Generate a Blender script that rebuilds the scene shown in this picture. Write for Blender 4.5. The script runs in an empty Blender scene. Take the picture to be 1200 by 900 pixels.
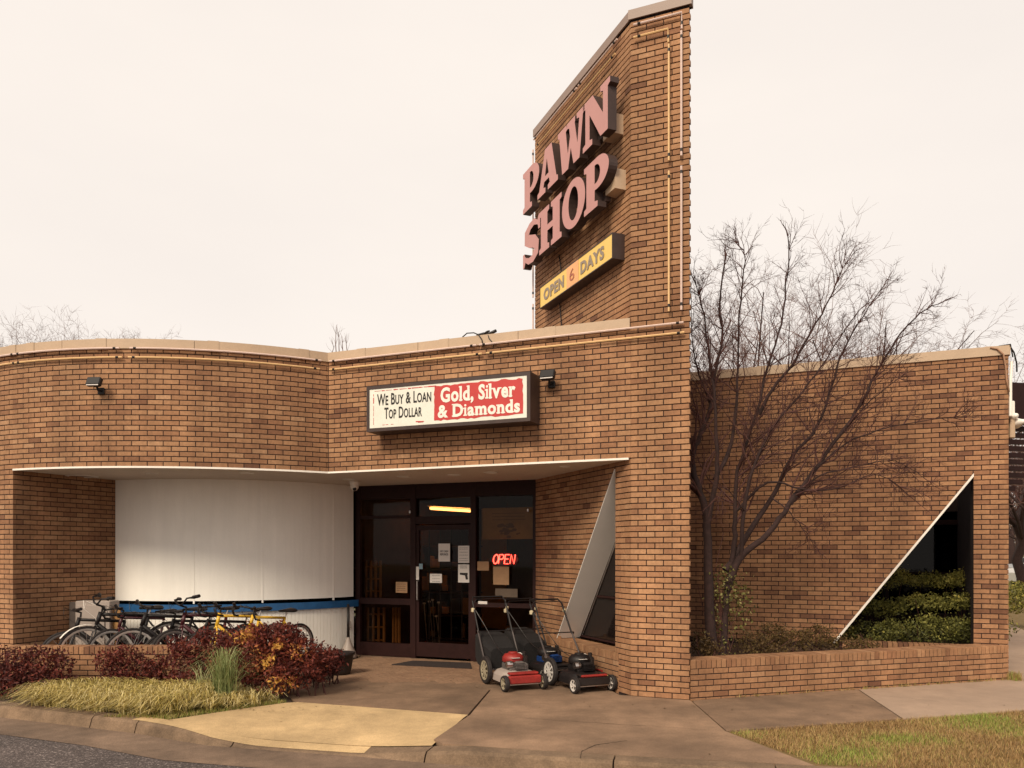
import bpy, math, random
import numpy as np
from mathutils import Vector, Matrix

random.seed(7); rng = np.random.default_rng(7)
SC = bpy.context.scene
COL = SC.collection
R = math.radians

# ------------------------------------------------------------------ camera
FPX = 932.0; CAMH = 1.71; HZ = 648.0          # focal length (photo px), eye height, horizon row
cam = bpy.data.cameras.new('camera'); camo = bpy.data.objects.new('camera', cam); COL.objects.link(camo)
camo.location = (0, 0, CAMH); camo.rotation_euler = (R(90), 0, 0)
cam.sensor_width = 36; cam.lens = 36 * FPX / 1200; cam.shift_y = (HZ - 450) / 1200
cam.clip_start = 0.1; cam.clip_end = 2000
SC.camera = camo

# ------------------------------------------------------------------ world, sun, exposure
SUN_EL, SUN_AZ = 39, 207      # azimuth clockwise from +Y; sun stands behind and to the left of the viewer
w = bpy.data.worlds.new('World'); SC.world = w; w.use_nodes = True
nt = w.node_tree; nt.nodes.clear()
sky = nt.nodes.new('ShaderNodeTexSky'); sky.sky_type = 'NISHITA'; sky.sun_disc = False
sky.sun_elevation = R(SUN_EL); sky.sun_rotation = R(SUN_AZ); sky.dust_density = 4; sky.altitude = 0
mixn = nt.nodes.new('ShaderNodeMix'); mixn.data_type = 'RGBA'; mixn.inputs[0].default_value = 0.94
mixn.inputs[7].default_value = (6.9, 6.25, 5.7, 1)      # even cream cloud deck over the clear sky
bg = nt.nodes.new('ShaderNodeBackground'); bg.inputs[1].default_value = 0.1
out = nt.nodes.new('ShaderNodeOutputWorld')
tc = nt.nodes.new('ShaderNodeTexCoord'); cn_ = nt.nodes.new('ShaderNodeTexNoise'); cn_.inputs['Scale'].default_value = 2.2; cn_.inputs['Detail'].default_value = 5
mp_ = nt.nodes.new('ShaderNodeMapping'); mp_.inputs['Scale'].default_value = (1, 1, 2.5); cr_ = nt.nodes.new('ShaderNodeValToRGB')
cr_.color_ramp.elements[0].position = .3; cr_.color_ramp.elements[0].color = (5.8, 5.27, 4.82, 1); cr_.color_ramp.elements[1].position = .7; cr_.color_ramp.elements[1].color = (6.2, 5.62, 5.08, 1)
nt.links.new(tc.outputs['Generated'], mp_.inputs[0]); nt.links.new(mp_.outputs[0], cn_.inputs['Vector']); nt.links.new(cn_.outputs[0], cr_.inputs[0]); nt.links.new(cr_.outputs[0], mixn.inputs[7])
nt.links.new(sky.outputs[0], mixn.inputs[6]); nt.links.new(mixn.outputs[2], bg.inputs[0]); nt.links.new(bg.outputs[0], out.inputs[0])
sl = bpy.data.lights.new('sun', 'SUN'); sl.energy = 2.0; sl.angle = R(18); sl.color = (1, .88, .69)
so = bpy.data.objects.new('sun', sl); COL.objects.link(so)
_d = Vector((math.sin(R(SUN_AZ)) * math.cos(R(SUN_EL)), math.cos(R(SUN_AZ)) * math.cos(R(SUN_EL)), math.sin(R(SUN_EL))))
so.rotation_euler = _d.to_track_quat('Z', 'Y').to_euler(); so.location = (-10, -20, 30)
SC.view_settings.view_transform = 'Standard'; SC.view_settings.look = 'None'
SC.view_settings.exposure = 0.76; SC.view_settings.gamma = 1.0
SC.cycles.max_bounces = 6; SC.cycles.transparent_max_bounces = 12

# ------------------------------------------------------------------ materials
MATS = {}
def newmat(name):
    m = bpy.data.materials.new(name); m.use_nodes = True
    return m, m.node_tree, m.node_tree.nodes['Principled BSDF']
def layer(t, g, last, stretch, scale, p0, p1, v0, v1):
    N = t.nodes.new; L = t.links.new
    mp = N('ShaderNodeMapping'); mp.inputs['Scale'].default_value = stretch; L(g.outputs['Position'], mp.inputs[0])
    n = N('ShaderNodeTexNoise'); n.inputs['Scale'].default_value = scale; n.inputs['Detail'].default_value = 7; n.inputs['Roughness'].default_value = .7; L(mp.outputs[0], n.inputs['Vector'])
    mr = N('ShaderNodeMapRange'); mr.inputs[1].default_value = p0; mr.inputs[2].default_value = p1; mr.inputs[3].default_value = v0; mr.inputs[4].default_value = v1; L(n.outputs[0], mr.inputs[0])
    mx = N('ShaderNodeMix'); mx.data_type = 'RGBA'; mx.blend_type = 'MULTIPLY'; mx.inputs[0].default_value = 1; L(last, mx.inputs[6]); L(mr.outputs[0], mx.inputs[7]); return mx.outputs[2]
def mat(name, col, rough=.7, var=.15, scale=6, bump=0.0, bscale=60, metal=0, col2=None, spec=.4, coat=0, stain=0, stretch=None):
    """one procedural surface: base colour varied by two noises, optional bump"""
    if name in MATS: return MATS[name]
    m, t, b = newmat(name); N = t.nodes.new; L = t.links.new
    g = N('ShaderNodeNewGeometry')
    src = g.outputs['Position']
    if stretch:
        mp = N('ShaderNodeMapping'); mp.inputs['Scale'].default_value = stretch; L(src, mp.inputs[0]); src = mp.outputs[0]
    n = N('ShaderNodeTexNoise'); n.inputs['Scale'].default_value = scale; n.inputs['Detail'].default_value = 6; n.inputs['Roughness'].default_value = .65
    L(src, n.inputs['Vector'])
    r = N('ShaderNodeValToRGB'); r.color_ramp.elements[0].position = .3; r.color_ramp.elements[1].position = .7
    c2 = col2 or tuple(c * (1 - var) for c in col)
    r.color_ramp.elements[0].color = (*c2, 1)
    r.color_ramp.elements[1].color = (*(tuple(min(1, c * (1 + var)) for c in col) if not col2 else col), 1)
    L(n.outputs[0], r.inputs[0]); last = r.outputs[0]
    if stain:
        n2 = N('ShaderNodeTexNoise'); n2.inputs['Scale'].default_value = scale * .18; n2.inputs['Detail'].default_value = 8; n2.inputs['Roughness'].default_value = .7
        L(g.outputs['Position'], n2.inputs['Vector'])
        mr = N('ShaderNodeMapRange'); mr.inputs[1].default_value = .35; mr.inputs[2].default_value = .7; mr.inputs[3].default_value = 1 - stain; mr.inputs[4].default_value = 1.0
        L(n2.outputs[0], mr.inputs[0])
        mx = N('ShaderNodeMix'); mx.data_type = 'RGBA'; mx.blend_type = 'MULTIPLY'; mx.inputs[0].default_value = 1
        L(last, mx.inputs[6]); L(mr.outputs[0], mx.inputs[7]); last = mx.outputs[2]
        last = layer(t, g, last, (1, 1, .12 if 'wall' in name else 1), 5 if 'wall' in name else 55, .36, .66, 1 - stain * .55, 1.04)
        if 'concrete' in name or 'yellow' in name:
            last = layer(t, g, last, (1, 1, 1), .55, .40, .58, 1 - stain * .5, 1.03); last = layer(t, g, last, (1, 1, 1), 160, .3, .7, .82, 1.12)
    L(last, b.inputs['Base Color'])
    b.inputs['Roughness'].default_value = rough; b.inputs['Metallic'].default_value = metal
    b.inputs['Specular IOR Level'].default_value = spec; b.inputs['Coat Weight'].default_value = coat
    if bump:
        bn = N('ShaderNodeTexNoise'); bn.inputs['Scale'].default_value = bscale; bn.inputs['Detail'].default_value = 5
        L(g.outputs['Position'], bn.inputs['Vector'])
        bp = N('ShaderNodeBump'); bp.inputs['Strength'].default_value = bump; bp.inputs['Distance'].default_value = .01
        L(bn.outputs[0], bp.inputs['Height']); L(bp.outputs[0], b.inputs['Normal'])
    MATS[name] = m; return m
def tintmat(name, stops, rough=.8, scale=40, var=.25, bump=0, bscale=90, trans=0, spec=.3, stain=0):
    """colour picked by the per-face 'tint' attribute, then grained"""
    m, t, b = newmat(name); N = t.nodes.new; L = t.links.new
    a = N('ShaderNodeAttribute'); a.attribute_name = 'tint'
    r = N('ShaderNodeValToRGB'); cr = r.color_ramp
    while len(cr.elements) < len(stops): cr.elements.new(.5)
    for e, (p, c) in zip(cr.elements, stops): e.position = p; e.color = (*c, 1)
    L(a.outputs['Fac'], r.inputs[0])
    g = N('ShaderNodeNewGeometry'); n = N('ShaderNodeTexNoise'); n.inputs['Scale'].default_value = scale; n.inputs['Detail'].default_value = 5; n.inputs['Roughness'].default_value = .7
    L(g.outputs['Position'], n.inputs['Vector'])
    mr = N('ShaderNodeMapRange'); mr.inputs[1].default_value = .3; mr.inputs[2].default_value = .7; mr.inputs[3].default_value = 1 - var; mr.inputs[4].default_value = 1 + var * .7
    L(n.outputs[0], mr.inputs[0])
    mx = N('ShaderNodeMix'); mx.data_type = 'RGBA'; mx.blend_type = 'MULTIPLY'; mx.inputs[0].default_value = 1
    L(r.outputs[0], mx.inputs[6]); L(mr.outputs[0], mx.inputs[7]); last = mx.outputs[2]
    if stain:
        n2 = N('ShaderNodeTexNoise'); n2.inputs['Scale'].default_value = .9; n2.inputs['Detail'].default_value = 7; n2.inputs['Roughness'].default_value = .7
        L(g.outputs['Position'], n2.inputs['Vector'])
        m2 = N('ShaderNodeMapRange'); m2.inputs[1].default_value = .38; m2.inputs[2].default_value = .68; m2.inputs[3].default_value = 1 - stain; m2.inputs[4].default_value = 1.06
        L(n2.outputs[0], m2.inputs[0])
        mx2 = N('ShaderNodeMix'); mx2.data_type = 'RGBA'; mx2.blend_type = 'MULTIPLY'; mx2.inputs[0].default_value = 1
        L(last, mx2.inputs[6]); L(m2.outputs[0], mx2.inputs[7]); last = mx2.outputs[2]
        last = layer(t, g, last, (1, 1, .14), 2.4, .42, .66, 1 - stain * .8, 1.05)
    L(last, b.inputs['Base Color'])
    b.inputs['Roughness'].default_value = rough; b.inputs['Specular IOR Level'].default_value = spec
    if bump:
        bp = N('ShaderNodeBump'); bp.inputs['Strength'].default_value = bump; bp.inputs['Distance'].default_value = .004
        bn = N('ShaderNodeTexNoise'); bn.inputs['Scale'].default_value = bscale; bn.inputs['Detail'].default_value = 4
        L(g.outputs['Position'], bn.inputs['Vector']); L(bn.outputs[0], bp.inputs['Height']); L(bp.outputs[0], b.inputs['Normal'])
    if trans:
        tr = N('ShaderNodeBsdfTranslucent'); L(last, tr.inputs[0])
        ms = N('ShaderNodeMixShader'); ms.inputs[0].default_value = trans
        o = t.nodes['Material Output']; L(b.outputs[0], ms.inputs[1]); L(tr.outputs[0], ms.inputs[2]); L(ms.outputs[0], o.inputs[0])
    MATS[name] = m; return m
def glassmat(name, tint, refl=.08):
    m, t, b = newmat(name); N = t.nodes.new; L = t.links.new
    t.nodes.remove(b)
    tr = N('ShaderNodeBsdfTransparent'); tr.inputs[0].default_value = (*tint, 1)
    gl = N('ShaderNodeBsdfGlossy'); gl.inputs['Roughness'].default_value = .03
    lw = N('ShaderNodeLayerWeight'); lw.inputs[0].default_value = .25
    mr = N('ShaderNodeMapRange'); mr.inputs[3].default_value = refl; mr.inputs[4].default_value = .22
    L(lw.outputs['Facing'], mr.inputs[0]); ms = N('ShaderNodeMixShader')
    pw = N('ShaderNodeMath'); pw.operation = 'POWER'; pw.inputs[1].default_value = 1
    L(mr.outputs[0], ms.inputs[0]); L(tr.outputs[0], ms.inputs[1]); L(gl.outputs[0], ms.inputs[2])
    L(ms.outputs[0], t.nodes['Material Output'].inputs[0]); mr.inputs[1].default_value = .3
    MATS[name] = m; return m
def emimat(name, col, s):
    m, t, b = newmat(name); b.inputs['Base Color'].default_value = (*col, 1)
    b.inputs['Emission Color'].default_value = (*col, 1); b.inputs['Emission Strength'].default_value = s
    MATS[name] = m; return m

BRICK = tintmat('brick_clay', [(0, (.20, .090, .050)), (.2, (.32, .154, .080)), (.5, (.40, .203, .103)), (.8, (.455, .242, .125)), (1, (.51, .29, .160))],
                rough=.85, scale=26, var=.2, bump=.5, bscale=160, stain=.26)
MORTAR = mat('dark_mortar', (.022, .011, .010), .95, .3, 12, .4)
PAVER = tintmat('paver_clay', [(0, (.235, .138, .085)), (.5, (.26, .155, .095)), (1, (.29, .175, .108))], rough=.8, scale=20, var=.3, bump=.3)
COPING = mat('tan_coping_metal', (.50, .355, .24), .5, .06, 3, .1, 20, stain=.12)
CAPM = mat('grey_brown_cap_metal', (.27, .19, .155), .5, .06, 3, .1)
SOFFIT = mat('painted_soffit', (.74, .64, .54), .8, .05, 2, .15, 30, stain=.15)
WHITE = mat('painted_white_wall', (.88, .83, .76), .75, .02, 2.5, .12, 30, stain=.05)
TRIMW = mat('white_trim', (.80, .74, .67), .5, .05, 8)
PANELW = mat('grey_white_panel', (.84, .79, .73), .6, .03, 3, .05)
BLUE = mat('blue_paint', (.02, .105, .27), .45, .2, 8, stain=.2)
BRONZE = mat('dark_bronze_frame', (.022, .008, .007), .5, .2, 8, spec=.15)
GLASS = glassmat('tinted_glass', (.55, .45, .36), .012)
DGLASS = mat('black_glass', (.012, .008, .007), .08, .2, 3, spec=.35)
GLASS2 = glassmat('dark_tinted_glass', (.16, .10, .07), .015)
CONC = mat('brown_concrete', (.31, .192, .118), .85, .2, 3.5, .4, 90, stain=.45)
CONC2 = mat('pale_concrete', (.40, .28, .20), .85, .10, 4, .3, 90, stain=.16)
CONC3 = mat('worn_concrete', (.355, .222, .138), .85, .2, 3, .4, 90, stain=.42)
YELL = mat('worn_yellow_paint', (.66, .455, .235), .85, .12, 6, .4, 80, stain=.28)
KERBM = mat('kerb_concrete', (.30, .195, .12), .9, .2, 7, .4, 80, stain=.5)
GUTTER = mat('gutter_concrete', (.235, .155, .105), .9, .2, 6, .4, 80, stain=.4)
SOIL = mat('dark_soil', (.05, .03, .018), .95, .3, 20, .5)
MULCH = mat('planter_mulch', (.055, .028, .016), .95, .4, 30, .8)
TURF = mat('dormant_turf_soil', (.20, .115, .045), .95, .35, 9, .5, col2=(.11, .085, .025))
FIELD = mat('far_grass', (.22, .17, .07), .95, .3, .6, .3, col2=(.12, .13, .04))
BARK = mat('grey_red_bark', (.030, .014, .012), .9, .4, 14, .6, 50)
TWIG = mat('reddish_twig', (.075, .028, .022), .85, .3, 10)
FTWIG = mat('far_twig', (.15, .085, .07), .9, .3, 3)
RUBBER = mat('black_rubber', (.018, .013, .012), .75, .3, 40)
BLACKP = mat('black_plastic', (.016, .011, .010), .45, .3, 20)
BLACKM = mat('black_paint', (.012, .009, .009), .5, .2, 20, spec=.3)
CHROME = mat('worn_steel', (.5, .45, .42), .3, .12, 30, metal=1)
ALU = mat('rim_aluminium', (.68, .62, .57), .45, .1, 30, metal=.2)
REDP = mat('red_paint', (.36, .028, .022), .5, .2, 12, spec=.4, stain=.4)
MAROON = mat('maroon_paint', (.055, .010, .014), .35, .2, 12, spec=.5)
YBIKE = mat('yellow_bike_paint', (.72, .42, .04), .35, .08, 12, spec=.5)
BBLUE = mat('blue_plastic', (.010, .035, .13), .35, .15, 20)
TAN = mat('brown_leather', (.17, .08, .04), .6, .2, 20)
CREAMP = mat('cream_plastic', (.55, .46, .30), .5, .08, 10)
PAPER = mat('paper_white', (.62, .57, .53), .8, .05, 10)
PAPERT = mat('paper_tan', (.33, .19, .10), .8, .1, 10)
INK = mat('ink_black', (.015, .012, .012), .7, .1, 10)
PINKF = mat('faded_pink_sign_face', (.50, .245, .225), .5, .04, 4)
RETURN = mat('dark_letter_return', (.045, .026, .022), .5, .2, 8)
YSIGN = mat('yellow_sign_face', (.80, .54, .14), .45, .04, 4)
OSIGN = mat('orange_sign_patch', (.78, .40, .17), .45, .05, 4)
GSIGN = mat('grey_sign_letters', (.27, .21, .16), .5, .06, 10)
WSIGN = mat('white_sign_face', (.72, .70, .62), .45, .05, 5, stain=.06)
RSIGN = mat('red_sign_face', (.47, .040, .036), .45, .08, 5)
WLET = mat('white_sign_letters', (.76, .71, .63), .5, .08, 8)
NEONW = mat('unlit_pale_neon_tube', (.62, .46, .40), .3, .1, 8)
NEONY = mat('unlit_yellow_neon_tube', (.66, .42, .20), .3, .1, 8)
CAB = mat('grey_cabinet_metal', (.33, .27, .235), .5, .06, 6, metal=.0)
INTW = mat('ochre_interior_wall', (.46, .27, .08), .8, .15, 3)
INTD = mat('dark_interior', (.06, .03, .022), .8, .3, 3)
WOODY = mat('yellow_wood_slats', (.30, .15, .05), .6, .3, 8)
NEONR = emimat('lit_red_neon', (1, .05, .03), 5)
TUBE = emimat('lit_fluorescent_tube', (1, .48, .15), 4.5)
CARP = mat('white_car_paint', (.6, .57, .53), .3, .03, 5, coat=.5)

# ------------------------------------------------------------------ mesh helpers
def npmesh(name, V, Fc, mats, tint=None, smooth=False, midx=None):
    V = np.asarray(V, dtype=np.float32).reshape(-1, 3)
    me = bpy.data.meshes.new(name)
    if isinstance(Fc, np.ndarray):
        n, k = Fc.shape
        me.vertices.add(len(V)); me.vertices.foreach_set('co', V.ravel())
        me.loops.add(n * k); me.loops.foreach_set('vertex_index', Fc.astype(np.int32).ravel())
        me.polygons.add(n); me.polygons.foreach_set('loop_start', np.arange(0, n * k, k, dtype=np.int32))
        try: me.polygons.foreach_set('loop_total', np.full(n, k, dtype=np.int32))
        except Exception: pass
        me.update(calc_edges=True); nf = n
    else:
        me.from_pydata([tuple(map(float, v)) for v in V], [], [tuple(f) for f in Fc]); me.update(); nf = len(Fc)
    for m in (mats if isinstance(mats, (list, tuple)) else [mats]): me.materials.append(m)
    if tint is not None:
        a = me.attributes.new('tint', 'FLOAT', 'FACE'); a.data.foreach_set('value', np.asarray(tint, dtype=np.float32))
    if midx is not None: me.polygons.foreach_set('material_index', np.asarray(midx, dtype=np.int32))
    me.polygons.foreach_set('use_smooth', np.full(nf, bool(smooth)))
    return me
def link(name, me, parent=None, world=True):
    o = bpy.data.objects.new(name, me); COL.objects.link(o)
    if parent is not None:
        o.parent = parent
        if world: o.location = -wloc(parent)
    return o
def wloc(o):
    v = o.location.copy()
    while o.parent is not None: o = o.parent; v = v + o.location
    return v
def props(o, label=None, cat=None, group=None, kind=None):
    if label: o['label'] = label
    if cat: o['category'] = cat
    if group: o['group'] = group
    if kind: o['kind'] = kind
    return o
def empty(name, loc=(0, 0, 0), rz=0, **k):
    o = bpy.data.objects.new(name, None); COL.objects.link(o); o.location = loc; o.rotation_euler = (0, 0, rz)
    o.empty_display_size = .2
    return props(o, **k)
class MB:
    def __init__(s): s.v = []; s.f = []; s.m = []
    def add(s, vs, fs, m=0):
        b = len(s.v); s.v += [tuple(v) for v in vs]; s.f += [tuple(b + i for i in f) for f in fs]; s.m += [m] * len(fs); return s
    def box(s, c, d, m=0, rz=0, bev=0, ry=0, rx=0):
        x, y, z = (q / 2 for q in d); M = Matrix.Translation(c) @ Matrix.Rotation(rz, 4, 'Z') @ Matrix.Rotation(ry, 4, 'Y') @ Matrix.Rotation(rx, 4, 'X')
        if not bev:
            P = [(a, b, e) for e in (-z, z) for a, b in ((-x, -y), (x, -y), (x, y), (-x, y))]
            return s.add([M @ Vector(p) for p in P], [(3, 2, 1, 0), (4, 5, 6, 7), (0, 1, 5, 4), (1, 2, 6, 5), (2, 3, 7, 6), (3, 0, 4, 7)], m)
        b = min(bev, x, y, z); ring = []
        for zz, q in ((-z, b), (-z + b, 0), (z - b, 0), (z, b)):
            X, Y = x - q, y - q
            ring.append([M @ Vector(p) for p in ((-X + b, -Y, zz), (X - b, -Y, zz), (X, -Y + b, zz), (X, Y - b, zz), (X - b, Y, zz), (-X + b, Y, zz), (-X, Y - b, zz), (-X, -Y + b, zz))])
        vs = [p for r in ring for p in r]; fs = [tuple(range(7, -1, -1)), tuple(range(24, 32))]
        for r in range(3):
            for i in range(8): j = (i + 1) % 8; fs.append((r * 8 + i, r * 8 + j, (r + 1) * 8 + j, (r + 1) * 8 + i))
        return s.add(vs, fs, m)
    def tube(s, pts, r, n=8, m=0, closed=False, caps=True):
        pts = [Vector(p) for p in pts]; N = len(pts); rs = r if isinstance(r, (list, tuple)) else [r] * N
        up = None; rings = []
        for i, p in enumerate(pts):
            if closed: t = pts[(i + 1) % N] - pts[i - 1]
            else: t = pts[min(i + 1, N - 1)] - pts[max(i - 1, 0)]
            if t.length < 1e-9: t = Vector((0, 0, 1))
            t.normalize()
            if up is None: up = Vector((0, 0, 1)) if abs(t.z) < .9 else Vector((1, 0, 0))
            a = t.cross(up)
            if a.length < 1e-6: a = t.orthogonal()
            a.normalize(); b = a.cross(t).normalized(); up = b
            rings.append([p + (a * math.cos(2 * math.pi * k / n) + b * math.sin(2 * math.pi * k / n)) * rs[i] for k in range(n)])
        vs = [q for g in rings for q in g]; fs = []
        for i in range(N if closed else N - 1):
            j = (i + 1) % N
            for k in range(n): l = (k + 1) % n; fs.append((i * n + k, j * n + k, j * n + l, i * n + l))
        if caps and not closed: fs += [tuple(range(n)), tuple(range((N - 1) * n + n - 1, (N - 1) * n - 1, -1))]
        return s.add(vs, fs, m)
    def lathe(s, prof, c=(0, 0, 0), axis='Z', n=20, m=0):
        vs = []; fs = []
        for (r, h) in prof:
            for k in range(n):
                a = 2 * math.pi * k / n; x, y = r * math.cos(a), r * math.sin(a)
                p = (x, y, h) if axis == 'Z' else ((h, x, y) if axis == 'X' else (x, h, y))
                vs.append((p[0] + c[0], p[1] + c[1], p[2] + c[2]))
        for i in range(len(prof) - 1):
            for k in range(n): l = (k + 1) % n; fs.append((i * n + k, i * n + l, (i + 1) * n + l, (i + 1) * n + k))
        return s.add(vs, fs, m)
    def prism(s, poly, z0, z1, m=0):      # plan polygon
        n = len(poly); vs = [(x, y, z0) for x, y in poly] + [(x, y, z1) for x, y in poly]
        return s.add(vs, [tuple(range(n - 1, -1, -1)), tuple(range(n, 2 * n))] + [(i, (i + 1) % n, n + (i + 1) % n, n + i) for i in range(n)], m)
    def build(s, name, mats, parent=None, world=True, smooth=False):
        me = npmesh(name, np.array(s.v), s.f, mats, midx=s.m, smooth=smooth)
        return link(name, me, parent, world)

# ------------------------------------------------------------------ plan of the building (metres, camera at origin, Y away)
def U(x, y): v = np.array([x, y], float); return v / np.hypot(*v)
F = U(.924, -.383)                      # along the front, to the right and towards the street
NF = np.array([-F[1], F[0]])            # into the building
T = np.array([2.071, 9.237])            # right front corner of the sign tower
C0 = T - .702 * F                       # left front corner of the tower
DR = np.array([-.37328, .92772])        # along the tower's face, away
NR = np.array([DR[1], -DR[0]])          # into that wall
B0 = C0 + 2.87 * DR                     # far end of the tower face
KC = T - 5.029 * F                      # valley between flat and curved front
P0 = np.array([6.713, 10.75])           # right corner of the rear wing
AC = np.array([-5.036, 14.892]); AR = 4.462
CP = .0677                              # brick course
ZS, ZC = 42 * CP, 65 * CP               # soffit and coping underside
ZT = 119.5 * CP                         # top of tower brickwork
def on(P, d, x, y=None, o=0, n=None):
    """where the line of sight through photo point x,y meets the vertical plane P + t d (shifted outwards by o)"""
    Q = np.array(P, float) - (o * n if n is not None else 0)
    k = (x - 600) / FPX; t = (k * Q[1] - Q[0]) / (d[0] - k * d[1]); q = Q + t * d
    return t, (CAMH + (HZ - y) * q[1] / FPX if y is not None else None)
def gr(x, y, z=0): Z = FPX * (CAMH - z) / (y - HZ); return ((x - 600) * Z / FPX, Z)
def pt(x, y, Z): return ((x - 600) * Z / FPX, Z, CAMH + (HZ - y) * Z / FPX)
class Line:
    def __init__(s, P, d, n): s.P = np.array(P, float); s.d = np.array(d, float); s.n = np.array(n, float)
    def at(s, t, z, o=0): q = s.P + t * s.d + o * s.n; return Vector((q[0], q[1], z))
    def inw(s, t): return Vector((s.n[0], s.n[1], 0))
class Arc:                              # s runs to the right (towards KC), inward = to the centre
    def __init__(s, C, Rr, a0, sgn=1): s.C = C; s.R = Rr; s.a0 = a0
    def at(s, t, z, o=0): a = s.a0 + t / s.R; r = s.R - o; return Vector((s.C[0] + r * math.sin(a), s.C[1] - r * math.cos(a), z))
    def inw(s, t): a = s.a0 + t / s.R; return Vector((-math.sin(a), math.cos(a), 0))
aK = math.atan2(KC[0] - AC[0], AC[1] - KC[1])          # angle of the valley
aL = -math.asin((6.765 - 5.036) / AR)                  # angle of the left jamb
LF = Line(T, F, NF); LR = Line(C0, DR, NR); LA = Line(P0, F, NF)
ARC = Arc(AC, AR, aK)

# ------------------------------------------------------------------ brick laying
GEO = {}
def brick_vf(bl, br, tr, tl, inw, depth=.05, ch=.002):
    bl, br, tr, tl = (Vector(q) for q in (bl, br, tr, tl)); i = Vector(inw); x = (br - bl).normalized(); z = Vector((0, 0, 1)) if abs(x.z) < .5 else (tl - bl).normalized()
    a = [bl + x * ch + z * ch, br - x * ch + z * ch, tr - x * ch - z * ch, tl + x * ch - z * ch]
    b = [q + i * ch for q in (bl, br, tr, tl)]; c = [q + i * depth for q in (bl, br, tr, tl)]
    f = [(0, 1, 2, 3)] + [(4 + k, 4 + (k + 1) % 4, (k + 1) % 4, k) for k in range(4)] + [(8 + k, 8 + (k + 1) % 4, 4 + (k + 1) % 4, 4 + k) for k in range(4)]
    return a + b + c, f
def clump(p, k):
    x = p.x + p.y * .7; return math.sin(x * 3.1 + k * .9) * math.sin(x * 1.3 - k * .43 + 2) * .12
class Bricks:
    def __init__(s, bias=0): s.L = []; s.bias = bias
    def put(s, bl, br, tr, tl, inw, depth=.05, tint=None):
        if tint is None:
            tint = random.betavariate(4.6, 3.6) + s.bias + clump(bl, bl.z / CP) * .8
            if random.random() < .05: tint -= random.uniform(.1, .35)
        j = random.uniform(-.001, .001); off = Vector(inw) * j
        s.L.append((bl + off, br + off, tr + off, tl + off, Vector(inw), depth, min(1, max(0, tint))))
    def lay(s, path, s0, s1, k0, k1, hole=None, phase=0, z0=0, depth=.05):
        for k in range(k0, k1):
            zb = z0 + k * CP + .0056; zt = zb + .0562
            if hole: ib, it = hole(zb), hole(zt)
            else: ib = it = [(s0, s1)]
            if len(ib) != len(it): it = ib if len(ib) > len(it) else it; ib = it if len(it) > len(ib) else ib
            t = s0 - (k % 2) * .1015 + phase - .203
            while t < s1:
                for (lb, hb), (lt, ht) in zip(ib, it):
                    b0, b1 = max(t, lb), min(t + .192, hb); t0, t1 = max(t, lt), min(t + .192, ht)
                    if b1 - b0 < .012 and t1 - t0 < .012: continue
                    b1 = max(b1, b0 + .004); t1 = max(t1, t0 + .004)
                    if b1 <= lb or b0 >= hb + .1 or t0 >= ht + .1: continue
                    s.put(path.at(b0, zb), path.at(b1, zb), path.at(t1, zt), path.at(t0, zt), path.inw((b0 + b1) / 2), depth)
                t += .203
    def rowlock(s, path, s0, s1, z0, h=.098, depth=.2, proud=0, slope=0):
        n = int(round((s1 - s0) / .0677)); p = (s1 - s0) / n
        for i in range(n):
            a = s0 + i * p + .004; b = a + p - .0085; j = random.uniform(-.0015, .0015)
            s.put(path.at(a, z0, -proud), path.at(b, z0, -proud), path.at(b, z0 + h + j, -proud), path.at(a, z0 + h + j, -proud), path.inw(a), depth)
    def area(s, q):
        def pj(v): return (v.x / v.y, v.z / v.y)
        cen = (q[0] + q[2]) / 2; view = Vector((cen.x, cen.y, cen.z - CAMH))
        if view.dot(q[4]) <= 0 or cen.y < 1: return 0
        x = 600 + FPX * cen.x / cen.y; y = HZ - FPX * (cen.z - CAMH) / cen.y
        if not (0 < x < 1200 and 0 < y < 900): return 0
        a, b, c, d = (pj(v - Vector((0, 0, CAMH))) for v in q[:4])
        return abs((c[0] - a[0]) * (d[1] - b[1]) - (d[0] - b[0]) * (c[1] - a[1])) / 2
    def finish(s, parent, limit=298, mat_=None, vis=None, rest='brickwork'):
        mat_ = mat_ or BRICK
        A = sorted(((s.area(q) * (1 if vis is None or vis(q) else 0), i) for i, q in enumerate(s.L)), reverse=True)
        top = {i for a, i in A[:limit] if a > 0}
        V = []; Fc = []; Ti = []
        for i, q in enumerate(s.L):
            if i in top: s.single(q, parent, mat_)
            else:
                v, f = brick_vf(*q[:5], q[5]); b = len(V); V += [tuple(p) for p in v]; Fc += [tuple(b + k for k in g) for g in f]; Ti += [q[6]] * len(f)
        if V:
            o = link(rest, npmesh(rest, np.array(V), np.array(Fc), mat_, tint=Ti), parent); o['kind'] = 'stuff'
    def single(s, q, parent, mat_):
        bl, br, tr, tl, inw, dep, ti = q; x = br - bl; L = round(x.length, 3); H = round((tl - bl).length, 3)
        rect = abs((tr - tl).length - x.length) < 1e-3 and abs((tl - bl).dot(x)) < 1e-5 and (L in (.192, .090, .091, .059, .06))
        if rect:
            tb = round(ti * 15) / 15; key = (L, H, dep, tb, mat_.name)
            if key not in GEO:
                v, f = brick_vf(Vector((0, 0, 0)), Vector((L, 0, 0)), Vector((L, 0, H)), Vector((0, 0, H)), Vector((0, 1, 0)), dep)
                GEO[key] = npmesh('brick', np.array([tuple(p) for p in v]), f, mat_, tint=[tb] * len(f))
            o = link('brick', GEO[key], parent, False); o.location = bl - wloc(parent); o.rotation_euler = (0, 0, math.atan2(x.y, x.x))
        else:
            v, f = brick_vf(bl, br, tr, tl, inw, dep); loc = bl
            o = link('brick', npmesh('brick', np.array([tuple(p - loc) for p in v]), f, mat_, tint=[ti] * len(f)), parent, False); o.location = loc - wloc(parent)
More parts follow.
